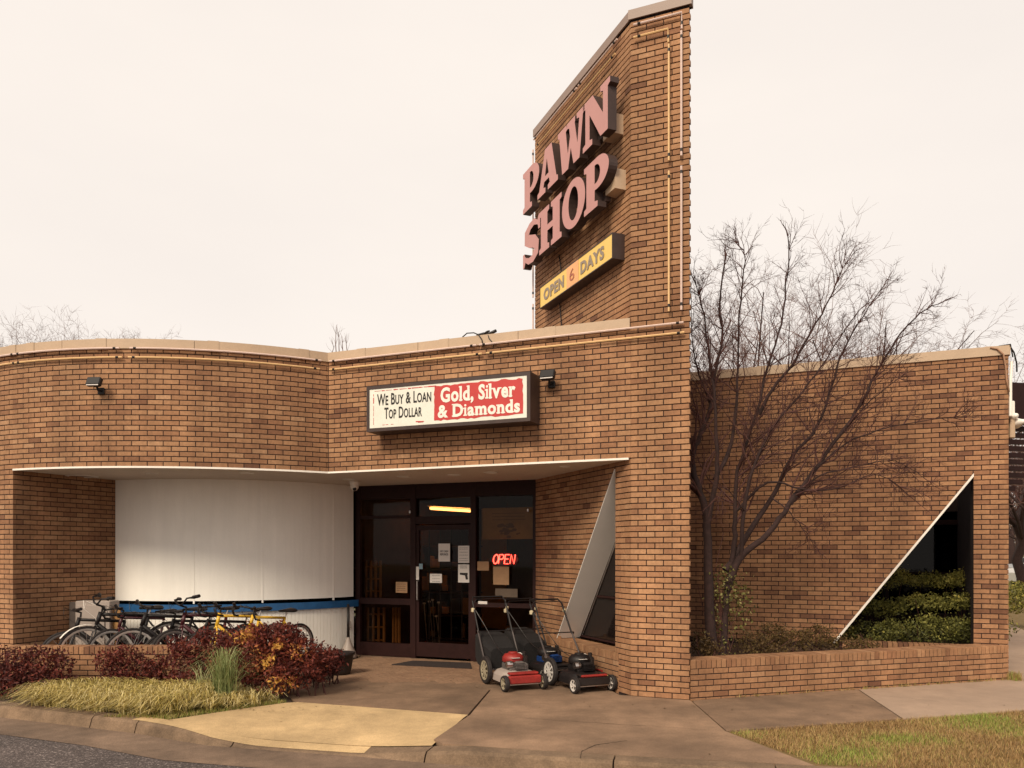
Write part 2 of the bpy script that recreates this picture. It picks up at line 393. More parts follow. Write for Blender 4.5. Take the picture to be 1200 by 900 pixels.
def wallpoly(mb, ln, poly, o0, o1, m=0):
    """polygon in (t,z) on a straight wall, extruded from offset o0 to o1 inwards"""
    n = len(poly); vs = [ln.at(t, z, o0) for t, z in poly] + [ln.at(t, z, o1) for t, z in poly]
    mb.add(vs, [tuple(range(n)), tuple(range(2 * n - 1, n - 1, -1))] + [(i, n + i, n + (i + 1) % n, (i + 1) % n) for i in range(n)], m)
def arcstrip(mb, arc, s0, s1, z0, z1, o0, o1, n=24, m=0):
    for i in range(n):
        a, b = s0 + (s1 - s0) * i / n, s0 + (s1 - s0) * (i + 1) / n
        vs = [arc.at(t, z, o) for t in (a, b) for z in (z0, z1) for o in (o0, o1)]
        fs = [(0, 4, 6, 2), (1, 3, 7, 5), (2, 6, 7, 3), (0, 1, 5, 4)]
        if i == 0: fs.append((0, 2, 3, 1))
        if i == n - 1: fs.append((4, 5, 7, 6))
        mb.add(vs, fs, m)
MO = .006
REC = []
# ================================================================== THE SETTING: ground, street, kerb, pavement
def poly_obj(name, poly, z0, z1, m, parent=None, kind='structure'):
    o = MB().prism(poly, z0, z1).build(name, m, parent)
    if kind and parent is None: o['kind'] = kind
    return o
KERB = [(-30, 19.3), (-14, 12.5), (-8, 9.93), (-5.76, 8.95), (-4.4, 8.38), (-3.81, 8.13), (-3.38, 7.89), (-2.88, 7.62), (-2.17, 7.42), (-1.34, 7.2), (-.75, 7.0), (0, 6.78), (.57, 6.64), (1.38, 6.45), (2.45, 6.22), (6, 5.5), (12, 4.3), (30, .7)]
def off_line(L, d):
    res = []
    for i, p in enumerate(L):
        a = np.array(L[max(i - 1, 0)]); b = np.array(L[min(i + 1, len(L) - 1)]); t = (b - a) / np.hypot(*(b - a)); res.append((p[0] + t[1] * d, p[1] - t[0] * d))
    return res
def kz(x):                                            # kerb top height along the street (dropped at the ramp)
    def sm(a, b, v): u = min(1, max(0, (v - a) / (b - a))); return u * u * (3 - 2 * u)
    return -.105 * sm(-3.5, -2.3, x) * (1 - sm(-1.5, -.3, x))
far = [(-300, 30), (300, 30), (300, 900), (-300, 900)]
poly_obj('ground', [(-400, -60), (400, -60), (400, 1200), (-400, 1200)], -.6, -.30, FIELD)
# street
def asphaltmat():
    m, t, b = newmat('asphalt'); N = t.nodes.new; L = t.links.new
    g = N('ShaderNodeNewGeometry'); v = N('ShaderNodeTexVoronoi'); v.inputs['Scale'].default_value = 75; L(g.outputs['Position'], v.inputs['Vector'])
    r = N('ShaderNodeValToRGB'); e = r.color_ramp.elements
    e[0].color = (.035, .026, .024, 1); e[1].color = (.27, .22, .20, 1); e.new(.62).color = (.075, .056, .051, 1); e.new(.86).color = (.11, .085, .078, 1)
    hs = N('ShaderNodeSeparateColor'); L(v.outputs['Color'], hs.inputs[0]); L(hs.outputs[0], r.inputs[0])
    n = N('ShaderNodeTexNoise'); n.inputs['Scale'].default_value = 1.3; n.inputs['Detail'].default_value = 8; L(g.outputs['Position'], n.inputs['Vector'])
    mr = N('ShaderNodeMapRange'); mr.inputs[1].default_value = .3; mr.inputs[2].default_value = .7; mr.inputs[3].default_value = .75; mr.inputs[4].default_value = 1.25; L(n.outputs[0], mr.inputs[0])
    mx = N('ShaderNodeMix'); mx.data_type = 'RGBA'; mx.blend_type = 'MULTIPLY'; mx.inputs[0].default_value = 1; L(r.outputs[0], mx.inputs[6]); L(mr.outputs[0], mx.inputs[7]); L(mx.outputs[2], b.inputs['Base Color'])
    bp = N('ShaderNodeBump'); bp.inputs['Strength'].default_value = .7; bp.inputs['Distance'].default_value = .006; L(v.outputs['Distance'], bp.inputs['Height']); L(bp.outputs[0], b.inputs['Normal'])
    b.inputs['Roughness'].default_value = .85; return m
ASPH = asphaltmat()
G2 = off_line(KERB, .56)
poly_obj('street', [(x, y) for x, y in G2] + [(60, -40), (-60, -40)], -.2, -.135, ASPH)
mb = MB(); K1 = off_line(KERB, .05)
def dens(L, n=6):
    res = []
    for a, b in zip(L[:-1], L[1:]): res += [tuple(np.array(a) + (np.array(b) - np.array(a)) * i / n) for i in range(n)]
    return res + [L[-1]]
KD = dens(KERB); KB = off_line(KD, -.16); KF = off_line(KD, .03); KG = off_line(KD, .06); GG = off_line(KD, .59)
def strip(mb, A, za, Bq, zb, m=0):
    n = len(A); vs = [(a[0], a[1], za(i)) for i, a in enumerate(A)] + [(b[0], b[1], zb(i)) for i, b in enumerate(Bq)]
    mb.add(vs, [(i, i + 1, n + i + 1, n + i) for i in range(n - 1)], m)
kzi = lambda i: kz(KD[i][0])
kerb = empty('kerb', (0, 8, 0), kind='structure')
def kerb_run(i0, i1):
    def cut(L): 
        q = [np.array(p) for p in L[i0:i1 + 1]]; d0 = (q[1] - q[0]) / np.hypot(*(q[1] - q[0])); d1 = (q[-1] - q[-2]) / np.hypot(*(q[-1] - q[-2])); q[0] = q[0] + d0 * .007; q[-1] = q[-1] - d1 * .007; return [tuple(p) for p in q]
    B_, D_, F2, G_ = cut(KB), cut(KD), cut(KF), cut(KG); z = lambda i: kz(KD[i0 + i][0]); zf = lambda i: z(i) - .03 if z(i) > -.09 else z(i) - .008
    mb = MB(); strip(mb, B_, lambda i: z(i) * .75, D_, lambda i: z(i) - .004); strip(mb, D_, lambda i: z(i) - .004, F2, zf); strip(mb, F2, zf, G_, lambda i: -.122)
    for e in (0, -1):
        i = 0 if e == 0 else len(B_) - 1; mb.add([(B_[e][0], B_[e][1], z(i) * .75), (D_[e][0], D_[e][1], z(i) - .004), (F2[e][0], F2[e][1], zf(i)), (G_[e][0], G_[e][1], -.122), (B_[e][0], B_[e][1], -.13)], [(0, 1, 2, 3, 4)])
    mb.build('kerb_stone', KERBM, kerb)
cuts = [0, 6, 12, 18, 24, 30, 44, 60, 74, 82, 90, 96, len(KD) - 1]
for i0, i1 in zip(cuts[:-1], cuts[1:]): kerb_run(i0, i1)
mb = MB(); strip(mb, off_line(KD, -.15), lambda i: -.128, KG, lambda i: -.128); mb.build('kerb_bed', SOIL, kerb)
mb = MB(); strip(mb, KG, lambda i: -.121, GG, lambda i: -.131); mb.build('gutter', GUTTER, kerb)
# pavement slabs: every slab a piece of its own, 8 mm joints between them
ramp_back = [(-3.55, 8.12), (-2.51, 9.12), (-.46, 8.39)]
KBp = off_line(KERB, -.16)
pave = empty('pavement', (0, 9, 0), kind='structure')
A, Bp_, Cc = (-2.51, 9.14), (-.46, 8.41), (-.27, 9.96)
pj = P0 - T; pj = pj / np.hypot(*pj); pn = np.array([-pj[1], pj[0]])
def PLp(t, o=0): q = T + t * pj + o * pn; return (q[0], q[1])
S1 = [(-2.50, 9.16), (-.465, 8.43), (-.28, 9.96), (-.55, 10.35), (-2.42, 10.55), (-3.0, 10.12)]
S2 = [(-.445, 8.41), (-.72, 7.3), (-.62, 7.13), (0, 6.955), (.57, 6.81), (1.38, 6.62), (2.44, 6.40), (2.05, 7.63), (2.071, 9.20), (2.02, 9.5), (1.3, 9.56), (1.15, 10.3), (-.53, 10.35), (-.262, 9.96)]
S3 = [(2.08, 9.20), (2.062, 7.64), (4.02, 8.20), (4.33, 9.97), PLp(2.38, .02), (2.2, 9.26)]
S4 = [(4.035, 8.205), (5.58, 8.66), (7.8, 9.3), (8.7, 11.3), (6.975, 11.3), (6.75, 10.77), PLp(4.86, .02), (4.345, 9.972)]
for pl, m_ in ((S1, CONC), (S2, CONC3), (S3, CONC), (S4, CONC2)):
    cx = sum(p[0] for p in pl) / len(pl); cy = sum(p[1] for p in pl) / len(pl)
    sh = [(x + (cx - x) * .0022, y + (cy - y) * .0022) for x, y in pl]
    poly_obj('concrete_slab', sh, -.12, 0, m_, pave)
# slabs running away along the side of the building
for i in range(9):
    a = 11.32 + i * 1.9; e = a + 1.88; lx = lambda y: 6.745 + .4145 * (y - 10.75)
    poly_obj('concrete_slab', [(lx(a), a), (lx(a) + 1.75, a), (lx(e) + 1.75, e), (lx(e), e)], -.12, 0, CONC2, pave)
poly_obj('joint_filler', [(-2.6, 9.3), (-.5, 8.45), (-.62, 7.25), (2.45, 6.5), (2.5, 7.5), (9, 9.6), (8, 11.4), (6.6, 10.9), (2.1, 9.4), (1.6, 11), (-2.6, 11)], -.14, -.022, SOIL, pave)
# yellow painted ramp
def ramp():
    back = [(-3.58, 8.07), (-3.05, 8.64), (-2.51, 9.13), (-1.8, 8.88), (-1.1, 8.63), (-.47, 8.40)]
    front = [(-3.52, 8.03), (-3.0, 7.83), (-2.3, 7.61), (-1.7, 7.46), (-1.2, 7.33), (-.75, 7.19)]
    xs_ = [p[0] for p in KB[::-1]]; xs_ = np.array([p[0] for p in KB]); ys_ = np.array([p[1] for p in KB]); NC = 25; bx = [p[0] for p in back]; by = [p[1] for p in back]; uu = np.linspace(0, 1, NC); bX = np.interp(uu * 5, range(6), bx); bY = np.interp(uu * 5, range(6), by); fX = np.interp(uu * 5, range(6), (-3.60, -3.02, -2.35, -1.75, -1.2, -.72))
    back = list(zip(bX, bY)); front = [(x, float(np.interp(x, xs_, ys_)) - .02) for x in fX]
    n = 8; V = []; Fc = []
    for j in range(n + 1):
        u = j / n
        for i in range(NC):
            b = np.array(back[i]); f_ = np.array(front[i]); p = b + (f_ - b) * u; zf = kz(front[i][0]) * .76 + .004
            V.append((p[0], p[1], .002 + (zf - .002) * max(0, (u - .15) / .85)))
    for j in range(n):
        for i in range(NC - 1): Fc.append((j * NC + i, j * NC + i + 1, (j + 1) * NC + i + 1, (j + 1) * NC + i))
    o = link('ramp_slab', npmesh('ramp_slab', V, Fc, YELL), pave)
ramp()
# kerb top in front of the ramp carries the same paint
mb = MB(); idx = [i for i, p in enumerate(KD) if -3.95 < p[0] < -1.25]
KBs = [KB[i] for i in idx]; KDs = [KD[i] for i in idx]
strip(mb, KBs, lambda i: kz(KDs[i][0]) * .75 + .0015, KDs, lambda i: kz(KDs[i][0]) - .001); mb.build('kerb_paint', YELL, kerb)
def crack(pts, w_=.006, m_=SOIL):
    mb = MB(); P = [np.array(p, float) for p in pts]; Q = []
    for a, b in zip(P[:-1], P[1:]):
        n = max(3, int(np.hypot(*(b - a)) / .05)); Q += [a + (b - a) * i / n + rng.normal(size=2) * .008 for i in range(n)]
    Q.append(P[-1]); n = len(Q); vs = []
    for i, q in enumerate(Q):
        t = Q[min(n - 1, i + 1)] - Q[max(0, i - 1)]; t = t / np.hypot(*t); h_ = w_ * (.3 + rng.uniform(0, .7)) * (1 - .6 * abs(2 * i / n - 1)); vs += [(q[0] - t[1] * h_, q[1] + t[0] * h_, .0022), (q[0] + t[1] * h_, q[1] - t[0] * h_, .0022)]
    mb.add(vs, [(2 * i, 2 * i + 1, 2 * i + 3, 2 * i + 2) for i in range(n - 1)]); o = mb.build('crack_line', m_, pave)
crack([gr(680, 889), gr(682, 880), gr(700, 873), gr(735, 868)], .009); crack([gr(590, 840), gr(680, 846), gr(760, 851), gr(845, 856)], .004); crack([gr(960, 817), gr(1010, 812), gr(1062, 818)], .003)
crack([gr(1063, 818), gr(1100, 822)], .004); crack([gr(420, 808), gr(470, 815), gr(556, 822)], .003)
# herringbone entrance paving
pav = Bricks(-.05)
def herring():
    a = math.radians(45) + math.atan2(F[1], F[0]); ca, sa = math.cos(a), math.sin(a); org = np.array([-1.1, 11.6]); W = .101
    region = [(-2.42, 10.57), (-.55, 10.37), (1.14, 10.33), tuple(C0 + 1.0 * DR), tuple(B0), (-2.62, 13.38), (-2.5, 13.2), (-2.62, 12.2)]
    def inside(x, y):
        c = False; n = len(region)
        for i in range(n):
            (x1, y1), (x2, y2) = region[i], region[i - 1]
            if (y1 > y) != (y2 > y) and x < (x2 - x1) * (y - y1) / (y2 - y1) + x1: c = not c
        return c
    V = []; Fc = []; Ti = []
    for i in range(-40, 40):
        for j in range(-40, 40):
            r = (i - j) % 4
            if r == 0: rc = (i * W, j * W, 2 * W, W)
            elif r == 2: rc = (i * W, j * W, W, 2 * W) if False else None
            else: rc = None
            rects = []
            if (i + j) % 4 == 0: rects.append((i * W, j * W, 2 * W, W))
            if (i + j) % 4 == 2: pass
            if (i - j) % 4 == 0: pass
            for q in ([(i * W, j * W, 2 * W, W)] if (i - j) % 4 == 0 else []) + ([(i * W, j * W, W, 2 * W)] if (i - j) % 4 == 3 else []):
                x, y, w_, h_ = q; g = .003
                cs = [(x + g, y + g), (x + w_ - g, y + g), (x + w_ - g, y + h_ - g), (x + g, y + h_ - g)]
                P_ = [(org[0] + u * ca - v * sa, org[1] + u * sa + v * ca) for u, v in cs]
                if not all(inside(*p) for p in P_): continue
                z = random.uniform(-.0008, .001); b = len(V)
                V += [(p[0], p[1], z) for p in P_] + [(p[0], p[1], -.03) for p in P_]
                Fc += [(b, b + 1, b + 2, b + 3)] + [(b + k, b + 4 + k, b + 4 + (k + 1) % 4, b + (k + 1) % 4) for k in range(4)]; Ti += [random.random()] * 5
    o = link('paver_field', npmesh('paver_field', V, np.array(Fc), PAVER, tint=Ti), pave); o['kind'] = 'stuff'
    poly_obj('paver_bedding', region, -.1, -.004, mat('sandy_joint', (.19, .115, .07), .95), pave)
herring()
# planting ground in front of the low wall, lawn, verge, far side street
poly_obj('planting_bed', [(-30, 19.2), (-14, 12.62), (-5.70, 9.06), (-3.62, 8.14), (-2.53, 9.15), (-2.9, 10.2), (-2.4, 10.6), (-2.6, 13.5), (-6.9, 12.5), (-9, 13), (-30, 22)], -.14, -.012, SOIL)
poly_obj('lawn', [(2.06, 7.62), (2.45, 6.41), (6, 5.68), (12, 4.45), (30, .9), (34, 14), (9, 9.6), (5.58, 8.65)], -.14, -.01, TURF)
poly_obj('verge', [(8.76, 11.4), (7.82, 9.32), (34, 14.1), (34, 30), (16.4, 30)], -.2, -.01, TURF)
poly_obj('side_street', [(15.5, 21), (60, 17), (60, 25), (20.5, 25.5)], -.2, .0, ASPH)

# ================================================================== THE PAWN SHOP BUILDING
bld = empty('pawn_shop_building', (0, 12, 0), label='tan brick shop with curved front, recessed entrance and tall brick sign tower', cat='building')
bk = Bricks()
tK = -5.029
# --- mortar cores (bricks stand 9 mm proud of them)
mb = MB()
wallpoly(mb, LF, [(tK - .12, ZS), (-.702, ZS), (-.702, ZC), (tK - .12, ZC)], MO, .22)                       # flat fascia band
s_L = (aL - aK) * AR                                                                            # arc length of the jamb (negative)
arcstrip(mb, ARC, s_L, .12, ZS, ZC, MO, .22)
arcstrip(mb, ARC, s_L - 4.4, s_L, -.05, ZC, MO, .25)
mb.build('front_wall', MORTAR, bld)
# tower with the triangular hole
sR, sL_, zH, zB = .382, 2.085, 2.80, .48
TH = .494
s_T = -.24
core = MB()
fT = MO; bT = TH - MO
def pw(poly): wallpoly(core, LR, poly, fT, bT)
pw([(sR, zH), (sR, ZT), (2.86, ZT), (2.86, zB), (sL_, zB)])
pw([(sR, -.05), (sR, zB - .1), (2.86, -.05)]) if False else pw([(sR, -.05), (sR, zB - .1), (4.3, zB - .1), (4.3, -.05)])
# front pier: plan quadrilateral with the skew end on the street side
q0 = C0 + MO * NR + .012 * DR; q3 = C0 + sR * DR + MO * NR; q2 = C0 + sR * DR + bT * NR; q1 = T - .012 * F + .012 * NF
q0 = C0 + .010 * F + .012 * NF + .0 * DR
core.prism([tuple(q0), tuple(q1), tuple(q2), tuple(q3)], -.05, ZT)
wallpoly(core, LR, [(2.86, zB), (2.86, ZC), (4.3, ZC), (4.3, zB)], .1, bT)
core.build('tower_core', MORTAR, bld)
# tower bricks
def hole_R(z):
    if zB - .1 < z < zB: return [(0, 2.86)][:0]
    if zB <= z < zH + .06:
        e = sR + (sL_ - sR) * max(0, (zH - z)) / (zH - zB); return [(0, sR), (e, 2.86)]
    return [(0, 2.86)]
kH = int((zB - .1) / CP)
bk.lay(LR, 0.004, .305, 0, 6, phase=.05); bk.lay(LR, .306, 2.86, 0, 6, z0=-.027, phase=.05)
bk.lay(LR, 0, 2.86, 6, 119, hole=lambda z: hole_R(z) or [(0, .3)], phase=.05)
bk.rowlock(LR, .31, 2.86, zB - .1, h=.098, depth=.3)
bk.lay(LF, -.702, -.002, 0, 119, phase=.09)                 # tower front (same plane as the fascia)
bk.lay(LF, tK + .002, -.706, 42, 65, phase=.0975)
bk.lay(ARC, s_L, -.001, 42, 65)
bk.lay(ARC, s_L - 2.2, s_L, 0, 65)
RS = Line(T, DR, -NR)                                       # tower's far side
RSn = Line(T, DR, np.array([-NR[0], -NR[1]]))
class Side(Line):
    pass
bk.lay(RSn, .052, 2.9, 0, 119); bk.lay(RSn, 2.9, 4.4, 0, 65)
BE = Line(B0, NR, -DR); bk.lay(BE, 0, .56, 65, 119)
mb = MB(); wallpoly(mb, Line(T - .015 * NR, DR, -NR), [(2.8, -.05), (4.4, -.05), (4.4, ZC), (2.8, ZC)], 0, .3); mb.build('side_wall', MORTAR, bld)
# --- recess return on the left, between jamb and curved white wall
L0 = ARC.at(s_L, 0); L0 = np.array([L0.x, L0.y]); L1 = np.array([-6.11, 12.27]); dl = U(*(L1 - L0)); nl = np.array([-dl[1], dl[0]]); LL = np.hypot(*(L1 - L0))
LW = Line(L0, dl, nl)
mb = MB(); wallpoly(mb, LW, [(.02, -.05), (LL + .1, -.05), (LL + .1, ZS), (.02, ZS)], MO, .25); mb.build('recess_wall', MORTAR, bld)
bk.lay(LW, 0, LL, 0, 42, phase=.05)
# --- rear wing wall with triangular opening
aS = Bricks(-.20)  # wing bricks tinted darker: the shade on this wall is put into their colour
tA, tB_, zA, zA0 = -.413, -2.181, 2.763, .43
def hole_A(z):
    if z < zA + .06:
        e = tA + (tB_ - tA) * (zA - max(z, zA0)) / (zA - zA0); e = min(e, tA); return [(-6.3, e), (tA, 0)]
    return [(-6.3, 0)]
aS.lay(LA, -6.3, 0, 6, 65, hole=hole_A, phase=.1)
mb = MB()
wallpoly(mb, LA, [(-6.3, -.05), (tB_, -.05), (tB_, zA0), (tA, zA), (tA, ZC), (-6.3, ZC)], MO, .28)
wallpoly(mb, LA, [(tA, -.05), (-.012, -.05), (-.012, ZC), (tA, ZC)], MO, .28)
wallpoly(mb, LA, [(tB_, -.05), (tA, -.05), (tA, zA0 - .1), (tB_, zA0 - .1)], MO, .28)
mb.build('wing_wall', MORTAR, bld)
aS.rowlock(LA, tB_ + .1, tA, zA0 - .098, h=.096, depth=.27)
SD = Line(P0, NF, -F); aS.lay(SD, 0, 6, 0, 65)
mb = MB(); wallpoly(mb, Line(P0 - .010 * F, NF, -F), [(.012, -.05), (14, -.05), (14, ZC), (.012, ZC)], 0, .3); mb.build('side_wall', MORTAR, bld)
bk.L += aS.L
def vis_b(q):
    c = (q[0] + q[2]) / 2
    if 12 < c.y: return 0
    t = (np.array([c.x, c.y]) - P0) @ F
    if abs((np.array([c.x, c.y]) - P0) @ NF) < .05 and (t < -3.7 or c.z < .9 and t < -1.2): return 0
    if 3.27 < c.z < 3.95 and abs((np.array([c.x, c.y]) - T) @ NF) < .03 and -4.3 < (np.array([c.x, c.y]) - T) @ F < -1.75: return 0
    return 1
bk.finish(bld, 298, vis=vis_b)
# --- triangular trims: white panel lining the tower hole, white strip on the wing
mb = MB()
e0 = (sR + .004, zH - .05); e1 = (sL_ - .016, zB + .004)
vs = [LR.at(e0[0], e0[1], -.004), LR.at(e1[0], e1[1], -.004), LR.at(e1[0], e1[1], TH), LR.at(e0[0], e0[1], TH)]
vs += [Vector((v.x, v.y, v.z)) + Vector((DR[0], DR[1], 0)) * .012 for v in vs]
mb.add(vs, [(0, 1, 2, 3), (4, 7, 6, 5), (0, 4, 5, 1), (1, 5, 6, 2), (2, 6, 7, 3), (3, 7, 4, 0)])
mb.build('lining_panel', PANELW, bld)
mb = MB(); 
wallpoly(mb, LA, [(tB_ - .03, zA0 - .03), (tB_ + .008, zA0 - .03), (tA, zA - .005), (tA, zA + .04)], -.022, .27); mb.build('edge_trim', TRIMW, bld)
mb = MB(); g0 = TH - .1; wallpoly(mb, LR, [(sR, zB), (sL_, zB), (sR, zH)], g0, g0 + .006); mb.build('window_pane', DGLASS, bld)
mb = MB(); 
for a_, b_ in (((sR, zB), (sR, zH)), ((sR, zB + .02), (sL_, zB + .02)), ((sL_, zB), (sR, zH)), ((sR, 1.1), (1.55, 1.1))):
    mb.tube([LR.at(*a_, g0 - .02), LR.at(*b_, g0 - .02)], .022, 4)
mb.build('window_frame', BRONZE, bld)
# --- soffit and its white lip
sp = [tuple(ARC.at(s_L * (1 - i / 20), 0, .03).xy) for i in range(21)] + [tuple(LF.at(-.72, 0, .03).xy), tuple(B0 + .04 * DR), tuple(B0 - 3.29 * F)]
WR = 2.85
aW0 = -math.asin((6.11 - 5.036) / WR); aW1 = math.asin((5.036 - 2.657) / WR)
WA = Arc(AC, WR, aW1)
s_W = (aW0 - aW1) * WR
sp += [tuple(WA.at(s_W * i / 16, 0, .05).xy) for i in range(17)] + [tuple(L1)]
mb = MB(); mb.prism(sp, ZS - .012, ZS + .03); mb.build('soffit', SOFFIT, bld)
mb = MB(); arcstrip(mb, ARC, s_L + .01, 0, ZS - .018, ZS + .006, -.012, .028); wallpoly(mb, LF, [(tK, ZS - .018), (-.73, ZS - .018), (-.73, ZS + .006), (tK, ZS + .006)], -.012, .028); mb.build('soffit_lip', TRIMW, bld)
for (x, y, r_) in ((96, 558, .22), (178, 554.5, .09), (289, 554, .10), (409, 561.5, .10), (473, 558.3, .10), (532, 556.3, .10), (575, 553.5, .10), (662, 546.5, .07)):
    Z = FPX * (ZS - .012 - CAMH) / (HZ - y); c = ((x - 600) * Z / FPX, Z, ZS - .012)
    mb = MB(); mb.lathe([(r_, .004), (r_, -.006), (r_ * .78, -.012), (r_ * .72, .0)], c, n=20, m=0); mb.lathe([(r_ * .72, -.001), (0.001, -.002)], c, n=20, m=1)
    mb.build('recessed_light', [TRIMW, INTD if r_ < .095 else CHROME], bld, smooth=True)
# --- coping in sections: face plate, drip edge, top
def coping(path, s0, s1, n, over=.28, arc=False, mat_=COPING, z=ZC, h=.115, pr=.022):
    for i in range(n):
        a = s0 + (s1 - s0) * i / n + .003; b = s0 + (s1 - s0) * (i + 1) / n - .003; mb = MB()
        prof = [(-pr, z - .012), (-pr, z + h), (over, z + h + .012), (over, z), (.0, z), (-.004, z - .012)]
        k = 10 if arc else 1; vs = []
        for j in range(k + 1):
            t = a + (b - a) * j / k; vs += [path.at(t, zz, o) for o, zz in prof]
        fs = [(j * 6 + q, j * 6 + (q + 1) % 6, (j + 1) * 6 + (q + 1) % 6, (j + 1) * 6 + q) for j in range(k) for q in range(6)] + [tuple(range(6)), tuple(range(k * 6 + 5, k * 6 - 1, -1))]
        mb.add(vs, fs); mb.build('coping_panel', mat_, bld)
def strapc(path, s, z=ZC, mat_=COPING, w=.07):
    mb = MB(); prof = [(-.027, z - .016), (-.027, z + .12), (.1, z + .132)]
    vs = [path.at(t, zz, o) for t in (s - w, s + w) for o, zz in prof]; mb.add(vs, [(0, 1, 4, 3), (1, 2, 5, 4)]); mb.build('coping_joint', mat_, bld)
coping(ARC, s_L - 4.4, 0.0, 5, arc=True); coping(LF, tK, -.71, 3)
coping(LA, -4.9, .01, 3); coping(SD, 0, 12, 4)
for s_ in (-1.52, -.35, -2.95, s_L + .35, s_L + .02): strapc(ARC, s_)
for s_ in (tK + .55, -3.2, -1.72): strapc(LF, s_)
for s_ in (-3.2, -1.6): strapc(LA, s_)
coping(LF, -.735, .02, 1, mat_=CAPM, z=ZT, h=.10, over=.1); coping(LR, .0, 2.9, 2, mat_=CAPM, z=ZT, h=.10, over=.1)
mb = MB(); mb.prism([tuple(C0 - .02 * F + .06 * NF), tuple(T + .02 * F + .06 * NF), tuple(T + 2.9 * DR + .02 * NR), tuple(B0)], ZT, ZT + .09); mb.build('tower_cap', CAPM, bld)
# --- roof and rear
al = s_L - 4.4
rp = [tuple(ARC.at(al + (0 - al) * i / 24, 0, .1).xy) for i in range(25)] + [tuple(LF.at(-.72, 0, .1).xy), tuple(C0 + 2.8 * DR + .2 * NR), tuple(C0 + 4.4 * DR + .3 * NR), tuple(LA.at(-2.9, 0, .9).xy), tuple(LA.at(-2.9, 0, 2.6).xy), tuple(LA.at(0, 0, 2.6).xy)]
rp += [tuple(P0 + 14 * NF), (-9.6, 26)]
mb = MB(); mb.prism(rp, ZC - .28, ZC - .18); mb.build('roof', CAPM, bld)
mb = MB()
for a_, b_ in ((P0 + 14 * NF, (-9.6, 26)), ((-9.6, 26), tuple(ARC.at(al, 0, .1).xy))):
    a_ = np.array(a_); b_ = np.array(b_); d_ = U(*(b_ - a_)); wallpoly(mb, Line(a_, d_, np.array([-d_[1], d_[0]])), [(0, -.05), (np.hypot(*(b_ - a_)), -.05), (np.hypot(*(b_ - a_)), ZC), (0, ZC)], 0, .2)
mb.build('rear_wall', MORTAR, bld)
# --- curved white wall, blue rail, boarded dado
mb = MB(); arcstrip(mb, WA, s_W, 0, .98, ZS, 0, .08, n=28); mb.build('white_curved_wall', WHITE, bld, smooth=False)
mb = MB(); 
nb = 64
for i in range(nb):
    a = s_W + (0 - s_W) * i / nb; b = a - s_W / nb
    arcstrip(mb, WA, a + .004, b - .004, .13, .83, -.012, .08, n=1)
arcstrip(mb, WA, s_W, 0, .12, .84, -.005, .08, n=28)
mb.build('beadboard', WHITE, bld)
mb = MB(); arcstrip(mb, WA, s_W, .06, .815, .925, -.06, .05, n=28); mb.build('blue_rail', BLUE, bld)
mb = MB(); arcstrip(mb, WA, s_W, 0, -.02, .125, .004, .09, n=28); mb.build('wall_base', MORTAR, bld)
for s_ in (-.42, -1.6, -2.6):      # vertical panel seams on the white wall
    mb = MB(); arcstrip(mb, WA, s_ - .012, s_ + .012, .94, ZS - .02, -.004, .02, n=1); mb.build('panel_seam', WHITE, bld)
# --- glazed entrance (bronze frames, panes, door)
G = Line(B0, F, NF)                       # t = 0 at the tower end, negative to the left
tg = lambda x: on(B0, F, x)[0]
def gz(x, y): t, z = on(B0, F, x, y); return z
fr = MB()
def post(x, w=.05, z0=0, z1=ZS, d=.12): t = tg(x); fr.add([G.at(a, z, o) for a in (t - w / 2, t + w / 2) for z in (z0, z1) for o in (-.02, d)], [(0, 1, 3, 2), (4, 6, 7, 5), (0, 2, 6, 4), (1, 5, 7, 3), (2, 3, 7, 6), (0, 4, 5, 1)])
def bar(x0, x1, z0, z1, o0=-.015, o1=.1, mbx=None):
    a, b = tg(x0), tg(x1); (mbx or fr).add([G.at(t, z, o) for t in (a, b) for z in (z0, z1) for o in (o0, o1)], [(0, 1, 3, 2), (4, 6, 7, 5), (0, 2, 6, 4), (1, 5, 7, 3), (2, 3, 7, 6), (0, 4, 5, 1)])
zr = gz(450, 702); 
for x, w_ in ((420, .09), (484.5, .10), (555, .09), (627, .06)): post(x, w_)
bar(420, 627, 2.60, ZS, -.012); bar(484, 555, 2.18, 2.30); bar(420, 484, .86, .96); bar(420, 484, 0, .22); bar(555, 627, .86, .93); bar(555, 627, 0, .3); bar(420, 484, 2.28, 2.33, -.01, .05)
fr.build('entrance_frame', BRONZE, bld)
def pane(x0, x1, z0, z1, o=.04, name='glass_pane', parent=None):
    a, b = tg(x0), tg(x1); m_ = MB(); m_.add([G.at(a, z0, o), G.at(b, z0, o), G.at(b, z1, o), G.at(a, z1, o)], [(0, 1, 2, 3)]); return m_.build(name, GLASS, parent or bld)
pane(421, 483, .22, .86); pane(421, 483, .96, 2.28); pane(421, 483, 2.33, 2.6); pane(486, 554, 2.30, 2.6); pane(557, 626, .30, .86); pane(557, 626, .93, 2.6)
door = empty('entrance_door', tuple(G.at(tg(520), 0)), ); door.parent = bld; door.location = Vector(G.at(tg(520), 0)) - bld.location
dm = MB()
for a_, b_, c_, d_ in ((487.5, 491, .03, 2.16), (549, 552.5, .03, 2.16), (491, 549, .03, .26), (491, 549, 2.08, 2.16)): bar(a_, b_, c_, d_, .0, .05, dm)
dm.build('door_frame', BRONZE, door); pane(491, 549, .26, 2.08, .025, 'door_pane', door)
hm = MB(); t_ = tg(490.5); hm.tube([G.at(t_, .95, -.0), G.at(t_, .95, -.05), G.at(t_, 1.25, -.05), G.at(t_, 1.25, 0)], .012, 8); hm.build('door_handle', CHROME, door)
mb = MB(); 
